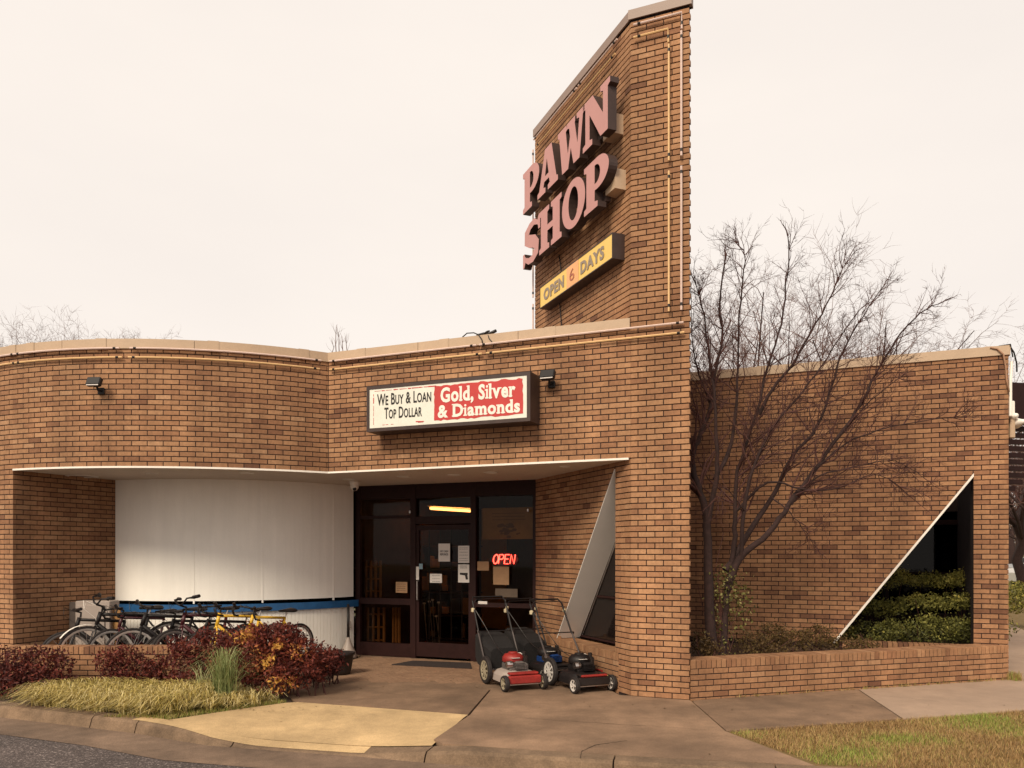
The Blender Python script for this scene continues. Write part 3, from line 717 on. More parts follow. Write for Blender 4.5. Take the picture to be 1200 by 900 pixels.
for (x, y) in ((481, 600), (619, 598), (625, 703)): t, z = on(B0, F, x, y); c_ = G.at(t, z, -.02); mb = MB(); mb.box(c_, (.03, .03, .05), bev=.008); mb.build('frame_bracket', CHROME, bld)
# door bars and goods inside the windows
mb = MB()
for x in (500, 513, 526, 538.5): t = tg(x); mb.tube([G.at(t, .3, .09), G.at(t, 2.08, .09)], .011, 6)
mb.build('security_bar', BLACKM, door)

# --- room behind the glass
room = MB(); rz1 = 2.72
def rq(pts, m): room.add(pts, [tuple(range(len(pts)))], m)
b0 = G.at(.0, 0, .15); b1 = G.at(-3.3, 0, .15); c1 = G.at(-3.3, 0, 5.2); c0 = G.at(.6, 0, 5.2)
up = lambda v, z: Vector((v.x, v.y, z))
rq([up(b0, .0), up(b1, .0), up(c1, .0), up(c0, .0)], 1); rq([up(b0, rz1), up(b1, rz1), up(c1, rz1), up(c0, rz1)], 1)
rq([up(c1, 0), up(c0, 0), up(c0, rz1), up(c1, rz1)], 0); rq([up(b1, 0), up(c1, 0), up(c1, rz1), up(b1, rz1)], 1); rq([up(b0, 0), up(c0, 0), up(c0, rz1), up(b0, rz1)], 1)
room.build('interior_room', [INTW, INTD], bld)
# ================================================================== neon tubes, lamps, cables on the building (parts of it)
def poly3(f, a, b, n=1): return [f(a + (b - a) * i / n) for i in range(n + 1)]
def neon(pts, m_, r=.013):
    mb = MB(); mb.tube(pts, r, 6)
    L = [Vector(p) for p in pts]
    for p, q in ((L[0], L[1]), (L[-1], L[-2])):
        d = (q - p).normalized(); mb.tube([p + d * .05, p + d * .085], r * 1.2, 6, m=1)
    mb.build('neon_tube', [m_, BLACKP], bld)
zn1, zn2 = 4.385, 4.268
neon(poly3(lambda s: ARC.at(s, zn1, -.05), s_L - 1.2, s_L + .12, 6), NEONW); neon(poly3(lambda s: ARC.at(s, zn2, -.04), s_L - 1.2, s_L + .14, 6), NEONY)
sm = -2.62
neon(poly3(lambda s: ARC.at(s, zn1, -.05), s_L + .1, sm - .07, 10), NEONW); neon(poly3(lambda s: ARC.at(s, zn2, -.04), s_L + .1, sm - .04, 10), NEONY)
neon(poly3(lambda s: ARC.at(s, zn1, -.05), sm + .06, -.12, 10), NEONW); neon(poly3(lambda s: ARC.at(s, zn2, -.04), sm + .04, -.14, 10), NEONY)
for a, b, z, m_ in ((tK + .05, -2.72, zn1, NEONW), (-2.68, -.07, zn1, NEONW), (tK + .05, -2.64, zn2, NEONY), (-2.58, -.06, zn2, NEONY)):
    neon([LF.at(a, z, -.045), LF.at(b, z, -.045)], m_)
neon([LF.at(-.66, ZT - .07 - .04, -.05), LF.at(-.09, ZT - .11, -.05), LF.at(-.09, ZT - .30, -.05)], NEONW)
neon([LF.at(-.66, ZT - .26, -.05), LF.at(-.25, ZT - .26, -.05), LF.at(-.245, ZT - .42, -.05)], NEONY)
for t_, m_, br_ in ((-.095, NEONW, 6.32), (-.24, NEONY, 6.29)):
    neon([LF.at(t_, ZT - (.32 if t_ > -.2 else .44), -.05), LF.at(t_, br_, -.05)], m_); neon([LF.at(t_, br_ - .12, -.05), LF.at(t_, 4.53, -.05)], m_)
neon([LR.at(.25, ZT - .10, -.05), LR.at(1.3, ZT - .10, -.05)], NEONW); neon([LR.at(1.35, ZT - .1, -.05), LR.at(2.8, ZT - .1, -.05)], NEONW)
neon([LR.at(.3, ZT - .25, -.05), LR.at(2.7, ZT - .25, -.05)], NEONY)
for a, b in ((7.85, 7.2), (7.1, 5.6), (5.5, 4.7)): neon([LR.at(2.83, a, -.05), LR.at(2.83, b, -.05)], NEONW)
def floodlight(pos, out, m=1.0):
    o_ = Vector(out).normalized(); rz = math.atan2(o_.y, o_.x); M = Matrix.Translation(pos) @ Matrix.Rotation(rz, 4, 'Z')
    t = empty('floodlight', (0, 0, 0)); t.parent = bld; t.location = Vector(pos) - bld.location; t.rotation_euler = (0, 0, rz)
    mb = MB(); mb.box((.02, 0, 0), (.03, .09, .09), 0, bev=.008); mb.tube([(.02, 0, 0), (.09, 0, .0), (.12, 0, .05)], .014, 8); mb.box((.13, 0, .06), (.05, .10, .05), 0, ry=R(-25), bev=.01); mb.build('bracket', BLACKM, t, False)
    mb = MB(); mb.box((.17, 0, .09), (.07, .19, .12), 0, ry=R(-25), bev=.012); mb.build('housing', BLACKM, t, False)
    mb = MB(); mb.box((.202, 0, .075), (.008, .16, .085), 0, ry=R(-25)); mb.build('lamp_glass', mat('lamp_glass', (.55, .5, .46), .15, .1, 20, spec=.8), t, False)
p = ARC.at(-2.95, 3.83); iv = ARC.inw(-2.95); floodlight(p, -iv)
floodlight(LF.at(-1.70, 3.80), (-NF[0], -NF[1], 0))
# security camera under the soffit
sc_ = empty('security_camera'); sc_.parent = bld; cpos = Vector(pt(415.5, 571, 12.4)); sc_.location = cpos - bld.location
mb = MB(); mb.lathe([(.0, .07), (.075, .07), (.075, .03), (.06, .0), (.0, .0)], (0, 0, .03), n=18); mb.lathe([(.0, -.07), (.035, -.06), (.06, -.025), (.065, 0), (.06, .03)], (0, 0, .01), n=18); mb.build('camera_dome', TRIMW, sc_, False, smooth=True)
mb = MB(); mb.lathe([(.0, -.012), (.024, -.008), (.03, 0)], (.01, -.05, -.03), 'Y', 14); mb.build('lens', INK, sc_, False, smooth=True)
# cable tangle on the coping and cables at the right end
mb = MB()
def cp(x, y, o=-.03): t, z = on(T, F, x, y, -o if False else .0, NF); return LF.at(t, z, o)
mb.tube([cp(542, 395, .0), cp(548, 391, -.02), cp(556, 390.5, -.02), cp(562, 393), cp(566, 399), cp(567, 407)], .008, 5)
mb.tube([cp(558, 393, .02), cp(566, 390.5, .03), cp(574, 391, 0), cp(582, 388, -.02)], .02, 6); mb.tube([cp(572, 391, -.01), cp(574, 397), cp(578, 402), cp(582, 403)], .007, 5)
mb.tube([cp(566, 392, 0), cp(571, 388.5, 0), cp(573, 387.5, .02)], .012, 5)
mb.build('cable', BLACKP, bld, smooth=True)
mb = MB()
def ca(x, y, o=-.03): t, z = on(P0, F, x, y); return LA.at(t, z, o)
mb.tube([ca(1158, 408.5, .05), ca(1170, 406, .02), ca(1183, 405, 0), ca(1190, 411, .1), ca(1195, 422, .2), ca(1197, 430, .3)], .011, 6)
mb.tube([ca(1160, 409, .05), ca(1172, 404.5, .05), ca(1184, 403.5, 0), ca(1192, 412, .3)], .009, 6); mb.build('cable', BLACKP, bld, smooth=True)
mb = MB(); mb.tube([ca(1160, 408, -.03), ca(1168, 409.5, -.04), ca(1175, 416, -.045), ca(1178, 430, -.03), ca(1179, 445, -.03), ca(1182, 460, -.03)], .012, 6); mb.build('cable', mat('tan_cable', (.36, .2, .12), .6), bld, smooth=True)
mb = MB(); mb.tube([ca(1187, 422, .1), ca(1185, 445, .05), ca(1184.5, 480, .02), ca(1184.5, 487, .02)], .02, 8); mb.box(ca(1186.5, 478, .1), (.08, .06, .22), bev=.01); mb.build('conduit', TRIMW, bld)
mb = MB(); mb.box(ca(1188, 497, .15), (.07, .07, .34), bev=.01); mb.build('junction_box', COPING, bld)
fl = MB(); 
for (x, y) in ((1189, 486), (1197, 493)):
    c_ = ca(x, y, .15); fl.lathe([(.0, -.10), (.03, -.09), (.045, -.02), (.075, .06), (.075, .075), (.0, .07)], tuple(c_), 'Y', 14)
fl.tube([ca(1186, 484, .15), ca(1190, 484.5, .15), ca(1195, 490, .15)], .02, 6)
fl.build('spot_lamp', TRIMW, bld, smooth=True)

# ================================================================== lettering helpers
def textmesh(s, size, sx=1.0, bold=0.0, ext=.002, caps=None, shear=0):
    c = bpy.data.curves.new('txt', 'FONT'); c.body = s; c.size = size; c.offset = bold; c.extrude = ext; c.shear = shear
    c.resolution_u = 3; c.space_character = 1.0 + max(0, bold) * 9
    if caps:
        c.small_caps_scale = caps
        for i, ch in enumerate(s):
            if ch.islower(): c.body_format[i].use_small_caps = True
    o = bpy.data.objects.new('txt', c); COL.objects.link(o); bpy.context.view_layer.update()
    me = bpy.data.meshes.new_from_object(o.evaluated_get(bpy.context.evaluated_depsgraph_get())); bpy.data.objects.remove(o); bpy.data.curves.remove(c)
    for v in me.vertices: v.co.x *= sx
    return me
def fit(me, w_=None, h_=None, cx=True):
    xs = [v.co.x for v in me.vertices]; ys = [v.co.y for v in me.vertices]
    ax, bx, ay, by = min(xs), max(xs), min(ys), max(ys)
    kx = w_ / (bx - ax) if w_ else 1; ky = h_ / (by - ay) if h_ else 1
    for v in me.vertices: v.co.x = (v.co.x - ax) * kx; v.co.y = (v.co.y - ay) * ky
    return me
def frame_on(ln, t, z, o, flip=1):
    """matrix whose x runs to the right along the wall, y up, z out of it"""
    d = Vector((ln.d[0], ln.d[1], 0)) * flip; q = ln.at(t, z, o)
    n = d.cross(Vector((0, 0, 1)))
    return Matrix(((d.x, 0, n.x, q.x), (d.y, 0, n.y, q.y), (0, 1, 0, q.z), (0, 0, 0, 1)))
def place(name, me, M, m_, parent):
    me.materials.clear(); me.materials.append(m_); me.transform(M)
    return link(name, me, parent)

# ================================================================== PAWN SHOP letters
sg = empty('pawn_shop_sign', tuple(LR.at(1.3, 6.6, -.2)), label='large three-dimensional faded pink PAWN SHOP letters with dark sides on the brick tower', cat='sign')
def ell(cx, cy, rx, ry, a0=0, a1=360, n=20): return [(cx + rx * math.cos(R(a0 + (a1 - a0) * i / n)), cy + ry * math.sin(R(a0 + (a1 - a0) * i / n))) for i in range(n + (0 if abs(a1 - a0) == 360 else 1))]
def stroke(cl, wd):
    L_, R_ = [], []
    for i, p in enumerate(cl):
        a = np.array(cl[max(0, i - 1)]); b = np.array(cl[min(len(cl) - 1, i + 1)]); t = (b - a) / (np.hypot(*(b - a)) + 1e-9); h_ = wd[i] / 2
        L_.append((p[0] - t[1] * h_, p[1] + t[0] * h_)); R_.append((p[0] + t[1] * h_, p[1] - t[0] * h_))
    return L_ + R_[::-1]
def bowl(x, y0, y1, rx): return ell(x, (y0 + y1) / 2, rx, (y1 - y0) / 2, -90, 90, 16)
GL = {
 'P': [[(0, 0), (.56, 0), (.56, .11), (.44, .14), (.44, .36), (.55, .36)] + ell(.55, .68, .45, .32, -86, 88, 16) + [(.5, 1), (0, 1), (0, .89), (.1, .86), (.1, .14), (0, .11)],
       [(.44, .49)] + ell(.48, .68, .18, .19, -80, 80, 10) + [(.44, .87)]],
 'A': [[(0, 0), (.40, 0), (.40, .11), (.30, .14), (.34, .26), (.58, .26), (.61, .14), (.52, .11), (.52, 0), (1.0, 0), (1.0, .11), (.93, .14), (.70, 1), (.38, 1), (.09, .14), (0, .11)],
       [(.38, .38), (.56, .38), (.47, .75)]],
 'W': [[(0, 1), (0, .89), (.06, .86), (.17, 0), (.40, 0), (.52, .42), (.60, 0), (.80, 0), (.94, .86), (1, .89), (1, 1), (.74, 1), (.74, .89), (.82, .86), (.75, .38), (.66, .86), (.66, 1), (.34, 1), (.34, .86), (.44, .52), (.36, .36), (.28, .86), (.34, .89), (.34, 1)]],
 'N': [[(0, 0), (.36, 0), (.36, .11), (.26, .14), (.26, .66), (.66, 0), (.92, 0), (.92, .86), (1, .89), (1, 1), (.66, 1), (.66, .89), (.75, .86), (.75, .42), (.38, 1), (0, 1), (0, .89), (.1, .86), (.1, .14), (0, .11)]],
 'H': [[(0, 0), (.46, 0), (.46, .11), (.38, .14), (.38, .42), (.62, .42), (.62, .14), (.54, .11), (.54, 0), (1, 0), (1, .11), (.92, .14), (.92, .86), (1, .89), (1, 1), (.54, 1), (.54, .89), (.62, .86), (.62, .56), (.38, .56), (.38, .86), (.46, .89), (.46, 1), (0, 1), (0, .89), (.08, .86), (.08, .14), (0, .11)]],
 'O': [ell(.5, .5, .5, .52, 0, 360, 32), ell(.5, .5, .21, .36, 0, 360, 24)],
 'S': [stroke([(.97, .72), (.86, .84), (.66, .93), (.42, .90), (.22, .78), (.22, .64), (.42, .54), (.66, .46), (.80, .34), (.78, .18), (.58, .07), (.34, .08), (.14, .18), (.06, .30)],
              [.05, .10, .15, .18, .27, .30, .30, .30, .29, .27, .18, .15, .11, .05]),
       ],
}
SERIF = {'S': [[(.90, .66), (1.0, .66), (1.0, 1.0), (.92, 1.0), (.86, .9)], [(0, .0), (.08, 0), (.14, .1), (.10, .34), (0, .34)]]}
def glyph(ch, t_left, t_right, z0, hgt, o=-.27, dep=.12):
    """t runs from the far end to the near end; letter face sits o outside the wall"""
    W_ = t_left - t_right; parts = []
    c = bpy.data.curves.new('g', 'CURVE'); c.dimensions = '2D'; c.fill_mode = 'BOTH'; c.extrude = dep / 2
    def spl(pts, c_):
        s = c_.splines.new('POLY'); s.points.add(len(pts) - 1)
        for q, (x, y) in zip(s.points, pts): q.co = (x * W_, y * hgt, 0, 1)
        s.use_cyclic_u = True
    mes = []
    for grp in [GL[ch]] + [[q] for q in SERIF.get(ch, [])]:
        c = bpy.data.curves.new('g', 'CURVE'); c.dimensions = '2D'; c.fill_mode = 'BOTH'; c.extrude = dep / 2
        if ch == 'W':
            grp = [[(0, 1), (0, .89), (.06, .86), (.17, 0), (.40, 0), (.50, .40), (.60, 0), (.82, 0), (.94, .86), (1, .89), (1, 1), (.72, 1), (.72, .89), (.81, .86), (.745, .36), (.645, .86), (.66, .89), (.66, 1), (.36, 1), (.36, .89), (.44, .86), (.47, .66), (.39, .34), (.31, .86), (.36, .885), (.36, .8899), (.35, .94), (.34, 1)]]
        for pts in grp: spl(pts, c)
        o_ = bpy.data.objects.new('g', c); COL.objects.link(o_); bpy.context.view_layer.update()
        me = bpy.data.meshes.new_from_object(o_.evaluated_get(bpy.context.evaluated_depsgraph_get())); bpy.data.objects.remove(o_)
        mes.append(me)
    V = []; Fc = []; MI = []
    for k_, me in enumerate(mes):
        b = len(V); V += [tuple(v.co + Vector((0, 0, -.0004 * k_))) for v in me.vertices]
        for p_ in me.polygons: Fc.append(tuple(b + i for i in p_.vertices)); MI.append(0 if p_.normal.z > .5 and p_.center.z > 0 else 1)
    M = frame_on(LR, t_left, z0, o + dep / 2, -1)
    if True:
        V = [tuple(M @ Vector(v)) for v in V]
    ob = link('letter', npmesh('letter', np.array(V), Fc, [PINKF, RETURN], midx=MI), sg); ob['label'] = 'letter ' + ch
z1_, z2_, hh = 6.772, 5.955, .60
for ch, a, b in (('P', 2.70, 2.10), ('A', 2.16, 1.475), ('W', 1.475, .685), ('N', .735, .025)): glyph(ch, a, b, z1_, hh)
for ch, a, b in (('S', 2.70, 2.07), ('H', 2.10, 1.36), ('O', 1.345, .67), ('P', .70, .055)): glyph(ch, a, b, z2_, hh)
mb = MB()
for z in (6.86, 7.16): mb.add([LR.at(a, z_, o_) for a in (.35, 2.3) for z_ in (z, z + .07) for o_ in (-.15, -.08)], [(0, 1, 3, 2), (4, 6, 7, 5), (0, 2, 6, 4), (1, 5, 7, 3), (2, 3, 7, 6), (0, 4, 5, 1)])
for z in (6.04, 6.33): mb.add([LR.at(a, z_, o_) for a in (.35, 2.3) for z_ in (z, z + .07) for o_ in (-.15, -.08)], [(0, 1, 3, 2), (4, 6, 7, 5), (0, 2, 6, 4), (1, 5, 7, 3), (2, 3, 7, 6), (0, 4, 5, 1)])
mb.build('raceway', RETURN, sg)
def bracket(t, z, h_=.24, w_=.12, o1=-.15):
    mb = MB(); mb.add([LR.at(a, q, o_) for a in (t - w_, t + w_) for q in (z, z + h_) for o_ in (o1, 0)], [(0, 1, 3, 2), (4, 6, 7, 5), (0, 2, 6, 4), (1, 5, 7, 3), (2, 3, 7, 6), (0, 4, 5, 1)]); mb.build('mounting_box', COPING, sg)
bracket(.30, 6.80); bracket(.24, 6.10); bracket(2.4, 6.85); bracket(2.4, 6.1)
mb = MB(); mb.tube([LR.at(2.25, 6.70, -.06), LR.at(2.1, 6.62, -.1), LR.at(2.2, 6.5, -.05), LR.at(2.3, 6.4, -.06), LR.at(2.25, 6.2, -.1)], .01, 5); mb.tube([LR.at(1.95, 5.95, -.03), LR.at(1.9, 5.8, -.03), LR.at(1.85, 5.55, -.03)], .009, 5); mb.tube([LR.at(1.95, 5.3, -.02), LR.at(1.9, 5.0, -.02), LR.at(1.8, 4.5, -.02)], .008, 5); mb.build('wire', BLACKP, sg)
# ---------------- OPEN 6 DAYS box
ys = empty('open_days_sign', tuple(LR.at(1.2, 5.42, -.1)), label='yellow box sign reading OPEN 6 DAYS under the pink letters', cat='sign')
def signbox(ln, ta, tb, za, zb, o, rim, mface, parent, flip, mbox=RETURN, back=0.0):
    mb = MB(); mb.add([ln.at(t, z, q) for t in (ta, tb) for z in (za, zb) for q in (o, back)], [(4, 5, 7, 6), (0, 2, 3, 1), (2, 6, 7, 3), (0, 1, 5, 4), (1, 3, 7, 5)])
    # rim ring on the face
    a0, a1 = (ta, tb); s = 1 if a1 > a0 else -1
    O = [(a0, za), (a1, za), (a1, zb), (a0, zb)]; I = [(a0 + s * rim, za + rim), (a1 - s * rim, za + rim), (a1 - s * rim, zb - rim), (a0 + s * rim, zb - rim)]
    mb.add([ln.at(*p_, o) for p_ in O] + [ln.at(*p_, o) for p_ in I] + [ln.at(*p_, o + .012) for p_ in I], [(k, (k + 1) % 4, 4 + (k + 1) % 4, 4 + k) for k in range(4)] + [(4 + k, 4 + (k + 1) % 4, 8 + (k + 1) % 4, 8 + k) for k in range(4)])
    mb.build('sign_cabinet', mbox, parent)
    mb = MB(); mb.add([ln.at(*p_, o + .006) for p_ in I], [(0, 1, 2, 3)]); mb.build('sign_face', mface, parent)
signbox(LR, 2.31, .15, 5.262, 5.575, -.17, .012, YSIGN, ys, -1)
mb = MB(); mb.add([LR.at(*q, -.167) for q in ((1.42, 5.275), (1.06, 5.275), (1.06, 5.562), (1.42, 5.562))], [(0, 1, 2, 3)]); mb.build('number_patch', OSIGN, ys)
def word(s, ln, tl, tr, z0, z1, o, m_, par, bold=0, flip=1, name='lettering', caps=None, shear=0):
    me = fit(textmesh(s, .3, 1, bold, .0015, caps, shear), abs(tr - tl), z1 - z0); return place(name, me, frame_on(ln, tl, z0, o, flip), m_, par)
word('OPEN', LR, 2.17, 1.50, 5.335, 5.50, -.169, GSIGN, ys, .012, -1); word('6', LR, 1.32, 1.18, 5.345, 5.50, -.172, mat('red_brown_print', (.42, .13, .07), .5), ys, -.002, -1); word('DAYS', LR, 1.00, .36, 5.335, 5.50, -.169, GSIGN, ys, .012, -1)
# ---------------- WE BUY & LOAN box
ws = empty('buy_and_loan_sign', tuple(LF.at(-3, 3.6, -.2)), label='long white and red box sign above the entrance beginning WE BUY & LOAN', cat='sign')
za, zb, oS = 3.312, 3.915, -.33
signbox(LF, -4.192, -1.866, za, zb, oS, .045, WSIGN, ws, 1)
oL = oS + .003
mb = MB(); random.seed(3)
rx0, rx1, rz0, rz1 = -3.18, -1.965, 3.40, 3.84; ed = []
for (a, b) in (((rx0, rz0), (rx1, rz0)), ((rx1, rz0), (rx1, rz1)), ((rx1, rz1), (rx0, rz1)), ((rx0, rz1), (rx0, rz0))):
    n = 26 if a[1] == b[1] else 9
    for i in range(n): u = i / n; ed.append((a[0] + (b[0] - a[0]) * u + random.uniform(-.008, .008), a[1] + (b[1] - a[1]) * u + random.uniform(-.010, .010)))
mb.add([LF.at(*q, oL) for q in ed], [tuple(range(len(ed)))]); mb.build('red_panel', RSIGN, ws)
mb = MB()      # worn remains of the red border line
def dash(a, b, w_):
    a = np.array(a); b = np.array(b); n_ = np.array([-(b - a)[1], (b - a)[0]]); n_ = n_ / np.hypot(*n_) * w_; mb.add([LF.at(*(a - n_), oL), LF.at(*(b - n_ * random.uniform(.2, 1.3)), oL), LF.at(*(b + n_ * random.uniform(.2, 1)), oL), LF.at(*(a + n_), oL)], [(0, 1, 2, 3)])
x = -4.07
while x < -3.22: l = random.uniform(.03, .12); dash((x, 3.842), (x + l, 3.842), random.uniform(.002, .008)); x += l + random.uniform(0, .03)
z = 3.40
while z < 3.82: l = random.uniform(.03, .1); dash((-4.085, z), (-4.085, z + l), random.uniform(.002, .006)); z += l + random.uniform(0, .03)
for x in (-3.95, -3.9, -3.82, -3.42, -3.38): dash((x, 3.392), (x + .04, 3.392), .003)
dash((-3.45, 3.405), (-3.33, 3.40), .007)
mb.build('border_line', RSIGN, ws)
word('We Buy & Loan', LF, -4.03, -3.225, 3.648, 3.800, oL, INK, ws, .004, caps=.8); word('Top Dollar', LF, -3.92, -3.36, 3.467, 3.615, oL, INK, ws, .004, caps=.8)
def serif_line(text, tl, tr, z0, z1, o, m_, par):
    V = []; Fc = []; x = 0; rects = []
    ref = textmesh('d', .3, 1, .011, .001); H_ = max(v.co.y for v in ref.vertices) - 0
    for ch in text:
        if ch == ' ': x += .075; continue
        me = textmesh(ch, .3, 1, .005 if ch == 'i' else .011, .0015); xs = [v.co.x for v in me.vertices]; ys = [v.co.y for v in me.vertices]; x0, x1, y0, y1 = min(xs), max(xs), min(ys), max(ys); sc = 1.0; b = len(V)
        V += [(x + (v.co.x - x0), v.co.y, v.co.z) for v in me.vertices]; Fc += [tuple(b + i for i in p.vertices) for p in me.polygons]
        w_ = x1 - x0; st = .042; e = .018; th = .020
        L_, R_ = x + st / 2, x + w_ - st / 2
        foot = {'l': [x + w_ / 2], 'i': [x + w_ / 2], 'r': [L_], 'd': [R_], 'D': [L_], 'n': [L_, R_], 'm': [L_, x + w_ / 2, R_]}.get(ch, [])
        flag = {'l': [(x + w_ / 2, y1)], 'i': [(x + w_ / 2 - .006, .134)], 'r': [(L_, .145)], 'd': [(R_, y1)], 'D': [(L_, y1)], 'n': [(L_, .145)], 'm': [(L_, .145)], 'v': [(x + .012, y1), (x + w_ - .012, y1)]}.get(ch, [])
        for q in foot: rects.append((q - st / 2 - e, q + st / 2 + e, -.004, th - .004))
        for q, yy in flag: rects.append((q - st / 2 - e * 1.1, q + st / 2 + (e if ch in 'v' else 0), yy - th, yy))
        x += w_ + (.022 if ch != ',' else .03)
    for a_, b_, c_, d_ in rects: k = len(V); V += [(a_, c_, .001), (b_, c_, .001), (b_, d_, .001), (a_, d_, .001)]; Fc.append((k, k + 1, k + 2, k + 3))
    A_ = np.array(V); mn = A_.min(0); mx = A_.max(0); A_[:, 0] = (A_[:, 0] - mn[0]) * abs(tr - tl) / (mx[0] - mn[0]); A_[:, 1] = (A_[:, 1] - mn[1]) * (z1 - z0) / (mx[1] - mn[1])
    M = frame_on(LF, tl, z0, o); W_ = [tuple(M @ Vector(p)) for p in A_]; link('lettering', npmesh('lettering', np.array(W_), Fc, m_), par)
serif_line('Gold, Silver', -3.09, -2.06, 3.585, 3.812, oL - .002, WLET, ws); serif_line('& Diamonds', -3.13, -2.0, 3.425, 3.592, oL - .002, WLET, ws)
if 0: word('Gold, Silver', LF, -3.09, -2.06, 3.598, 3.812, oL - .002, WLET, ws, .010)
if 0: word('& Diamonds', LF, -3.13, -2.0, 3.425, 3.588, oL - .002, WLET, ws, .010)
# small slab feet that make the fat lettering a serif face
# ---------------- papers and signs on the glass
def paper(x0, y0, x1, y1, m_, label, lines=(), extra=None, o=-.02, cat='notice'):
    t0, za_ = on(B0, F, x0, y1); t1, zb_ = on(B0, F, x1, y0)
    root = MB(); root.add([G.at(t0, za_, o), G.at(t1, za_, o), G.at(t1, zb_, o), G.at(t0, zb_, o), G.at(t0, za_, o + .002), G.at(t1, za_, o + .002), G.at(t1, zb_, o + .002), G.at(t0, zb_, o + .002)], [(0, 1, 2, 3), (4, 7, 6, 5), (0, 4, 5, 1), (2, 6, 7, 3), (1, 5, 6, 2), (0, 3, 7, 4)])
    ob = root.build('paper_notice', m_, None); props(ob, label=label, cat=cat)
    W_ = t1 - t0; H_ = zb_ - za_
    for s, u0, u1, v0, v1 in lines:
        me = fit(textmesh(s, .1, 1, .002, .0004), W_ * (u1 - u0), H_ * (v1 - v0)); place('print', me, frame_on(G, t0 + W_ * u0, za_ + H_ * v0, o - .002), INK, ob)
    return t0, t1, za_, zb_, ob
def scrib(ob, t0, t1, za_, zb_, rows, u0=.12, u1=.88, o=-.0215, m_=INK):
    mb = MB()
    for v in rows:
        x = t0 + (t1 - t0) * u0
        while x < t0 + (t1 - t0) * u1:
            l = random.uniform(.01, .03); x2 = min(x + l, t0 + (t1 - t0) * u1); z = za_ + (zb_ - za_) * v
            mb.add([G.at(x, z - .003, o), G.at(x2, z - .003, o), G.at(x2, z + .003, o), G.at(x, z + .003, o)], [(0, 1, 2, 3)]); x = x2 + .006
    mb.build('print', m_, ob)
a = paper(514.5, 637, 528, 658, PAPER, 'white sheet with two lines of bold print, upper middle of the door glass', (('NO CASH', .16, .84, .52, .63), ('REFUNDS', .16, .84, .34, .46)))
a = paper(537.5, 639.5, 550.5, 659.5, PAPER, 'white sheet with small print at the upper right of the door, above the handgun notice'); scrib(a[4], *a[:4], (.88, .8, .62, .45, .25, .12))
a = paper(537.5, 661.5, 550.5, 682.5, PAPER, 'white notice with a black handgun silhouette on the door glass'); scrib(a[4], *a[:4], (.92, .86, .8), .2, .8)
mb = MB(); t0, t1, z0_, z1x = a[:4]; W_ = t1 - t0; H_ = z1x - z0_
mb.add([G.at(t0 + W_ * u, z0_ + H_ * v, -.0215) for u, v in ((.15, .54), (.17, .43), (.55, .40), (.62, .38), (.70, .16), (.90, .18), (.84, .40), (.88, .46), (.86, .54))], [tuple(range(9))]); mb.build('handgun_print', INK, a[4])
a = paper(504.5, 672.5, 518.5, 682.8, PAPER, 'small landscape card with handwriting low on the door glass'); scrib(a[4], *a[:4], (.8, .45, .15), .2, .85)
a = paper(491.8, 660.5, 496, 666.8, mat('blue_sticker', (.20, .30, .36), .6), 'small blue sticker beside the door handle', cat='sticker')
a = paper(488.3, 664, 491.6, 679.5, PAPER, 'narrow white strip sticker on the left edge of the door', cat='sticker')
a = paper(464.5, 682, 478, 694.5, PAPERT, 'tan card in the glass left of the door'); scrib(a[4], *a[:4], (.8, .6, .4, .2))
a = paper(560, 658, 573.5, 668.5, PAPERT, 'tan landscape card left of the neon OPEN sign')
a = paper(578.5, 664, 597, 685, PAPERT, 'tan sheet hanging directly under the neon OPEN sign')
a = paper(581, 690, 607, 699.5, mat('dim_grey_card', (.10, .07, .05), .8), 'wide dim grey card at the foot of the right window')
a = paper(561, 704.6, 571.5, 707.6, PAPER, 'small pale sticker below the mid rail right of the door', cat='sticker')
t0, t1, z0_, z1x, po = paper(563.5, 594, 623, 632, mat('faded_parchment', (.30, .19, .05), .8, .2, 4), 'large faded yellow poster high in the window right of the door', o=.06, cat='poster')
scrib(po, t0, t1, z0_, z1x, (.82, .72, .62), .2, .85, .0585); mb = MB()
for k in range(26): u = random.gauss(.52, .13); v = random.gauss(.33, .1); r_ = random.uniform(.008, .03); c_ = G.at(t0 + (t1 - t0) * u, z0_ + (z1x - z0_) * v, .058 - k * .00005); mb.add([c_ + Vector((F[0] * r_ * math.cos(a_) * 1.8, F[1] * r_ * math.cos(a_) * 1.8, r_ * math.sin(a_))) for a_ in [i * 1.05 for i in range(6)]], [tuple(range(6))])
mb.build('print', mat('poster_print', (.14, .08, .03), .8), po)
# neon OPEN
ns = empty('neon_open_sign', tuple(G.at(tg(590), 1.6, .0)), label='lit red neon OPEN sign inside the window right of the door', cat='neon sign')
STK = {'O': [ell(.35, .5, .33, .5, 0, 360, 16) + [(.68, .5)]], 'P': [[(0, 0), (0, 1), (.4, 1), (.58, .88), (.58, .62), (.4, .5), (0, .5)]], 'E': [[(.55, 0), (0, 0), (0, 1), (.55, 1)], [(0, .52), (.45, .52)]], 'N': [[(0, 0), (0, 1), (.55, 0), (.55, 1)]]}
ta_, zb0 = on(B0, F, 577.5, 660.5); tb_, zb1 = on(B0, F, 603, 650); mb = MB(); x = 0; tot = 2.95
for ch in 'OPEN':
    for s in STK[ch]:
        mb.tube([G.at(ta_ + (tb_ - ta_) * (x + u + v * .18) / tot, zb0 + (zb1 - zb0) * v, -.005) for u, v in s], .008, 6)
    x += .78
mb.build('neon_tube', NEONR, ns); mb = MB()
tm = (ta_ + tb_) / 2; mb.add([G.at(tm + (tb_ - ta_) * .66 * math.cos(a_), (zb0 + zb1) / 2 + .10 * math.sin(a_), .02) for a_ in [i * math.pi / 12 for i in range(24)]], [tuple(range(24))]); mb.build('backing_board', BLACKP, ns)
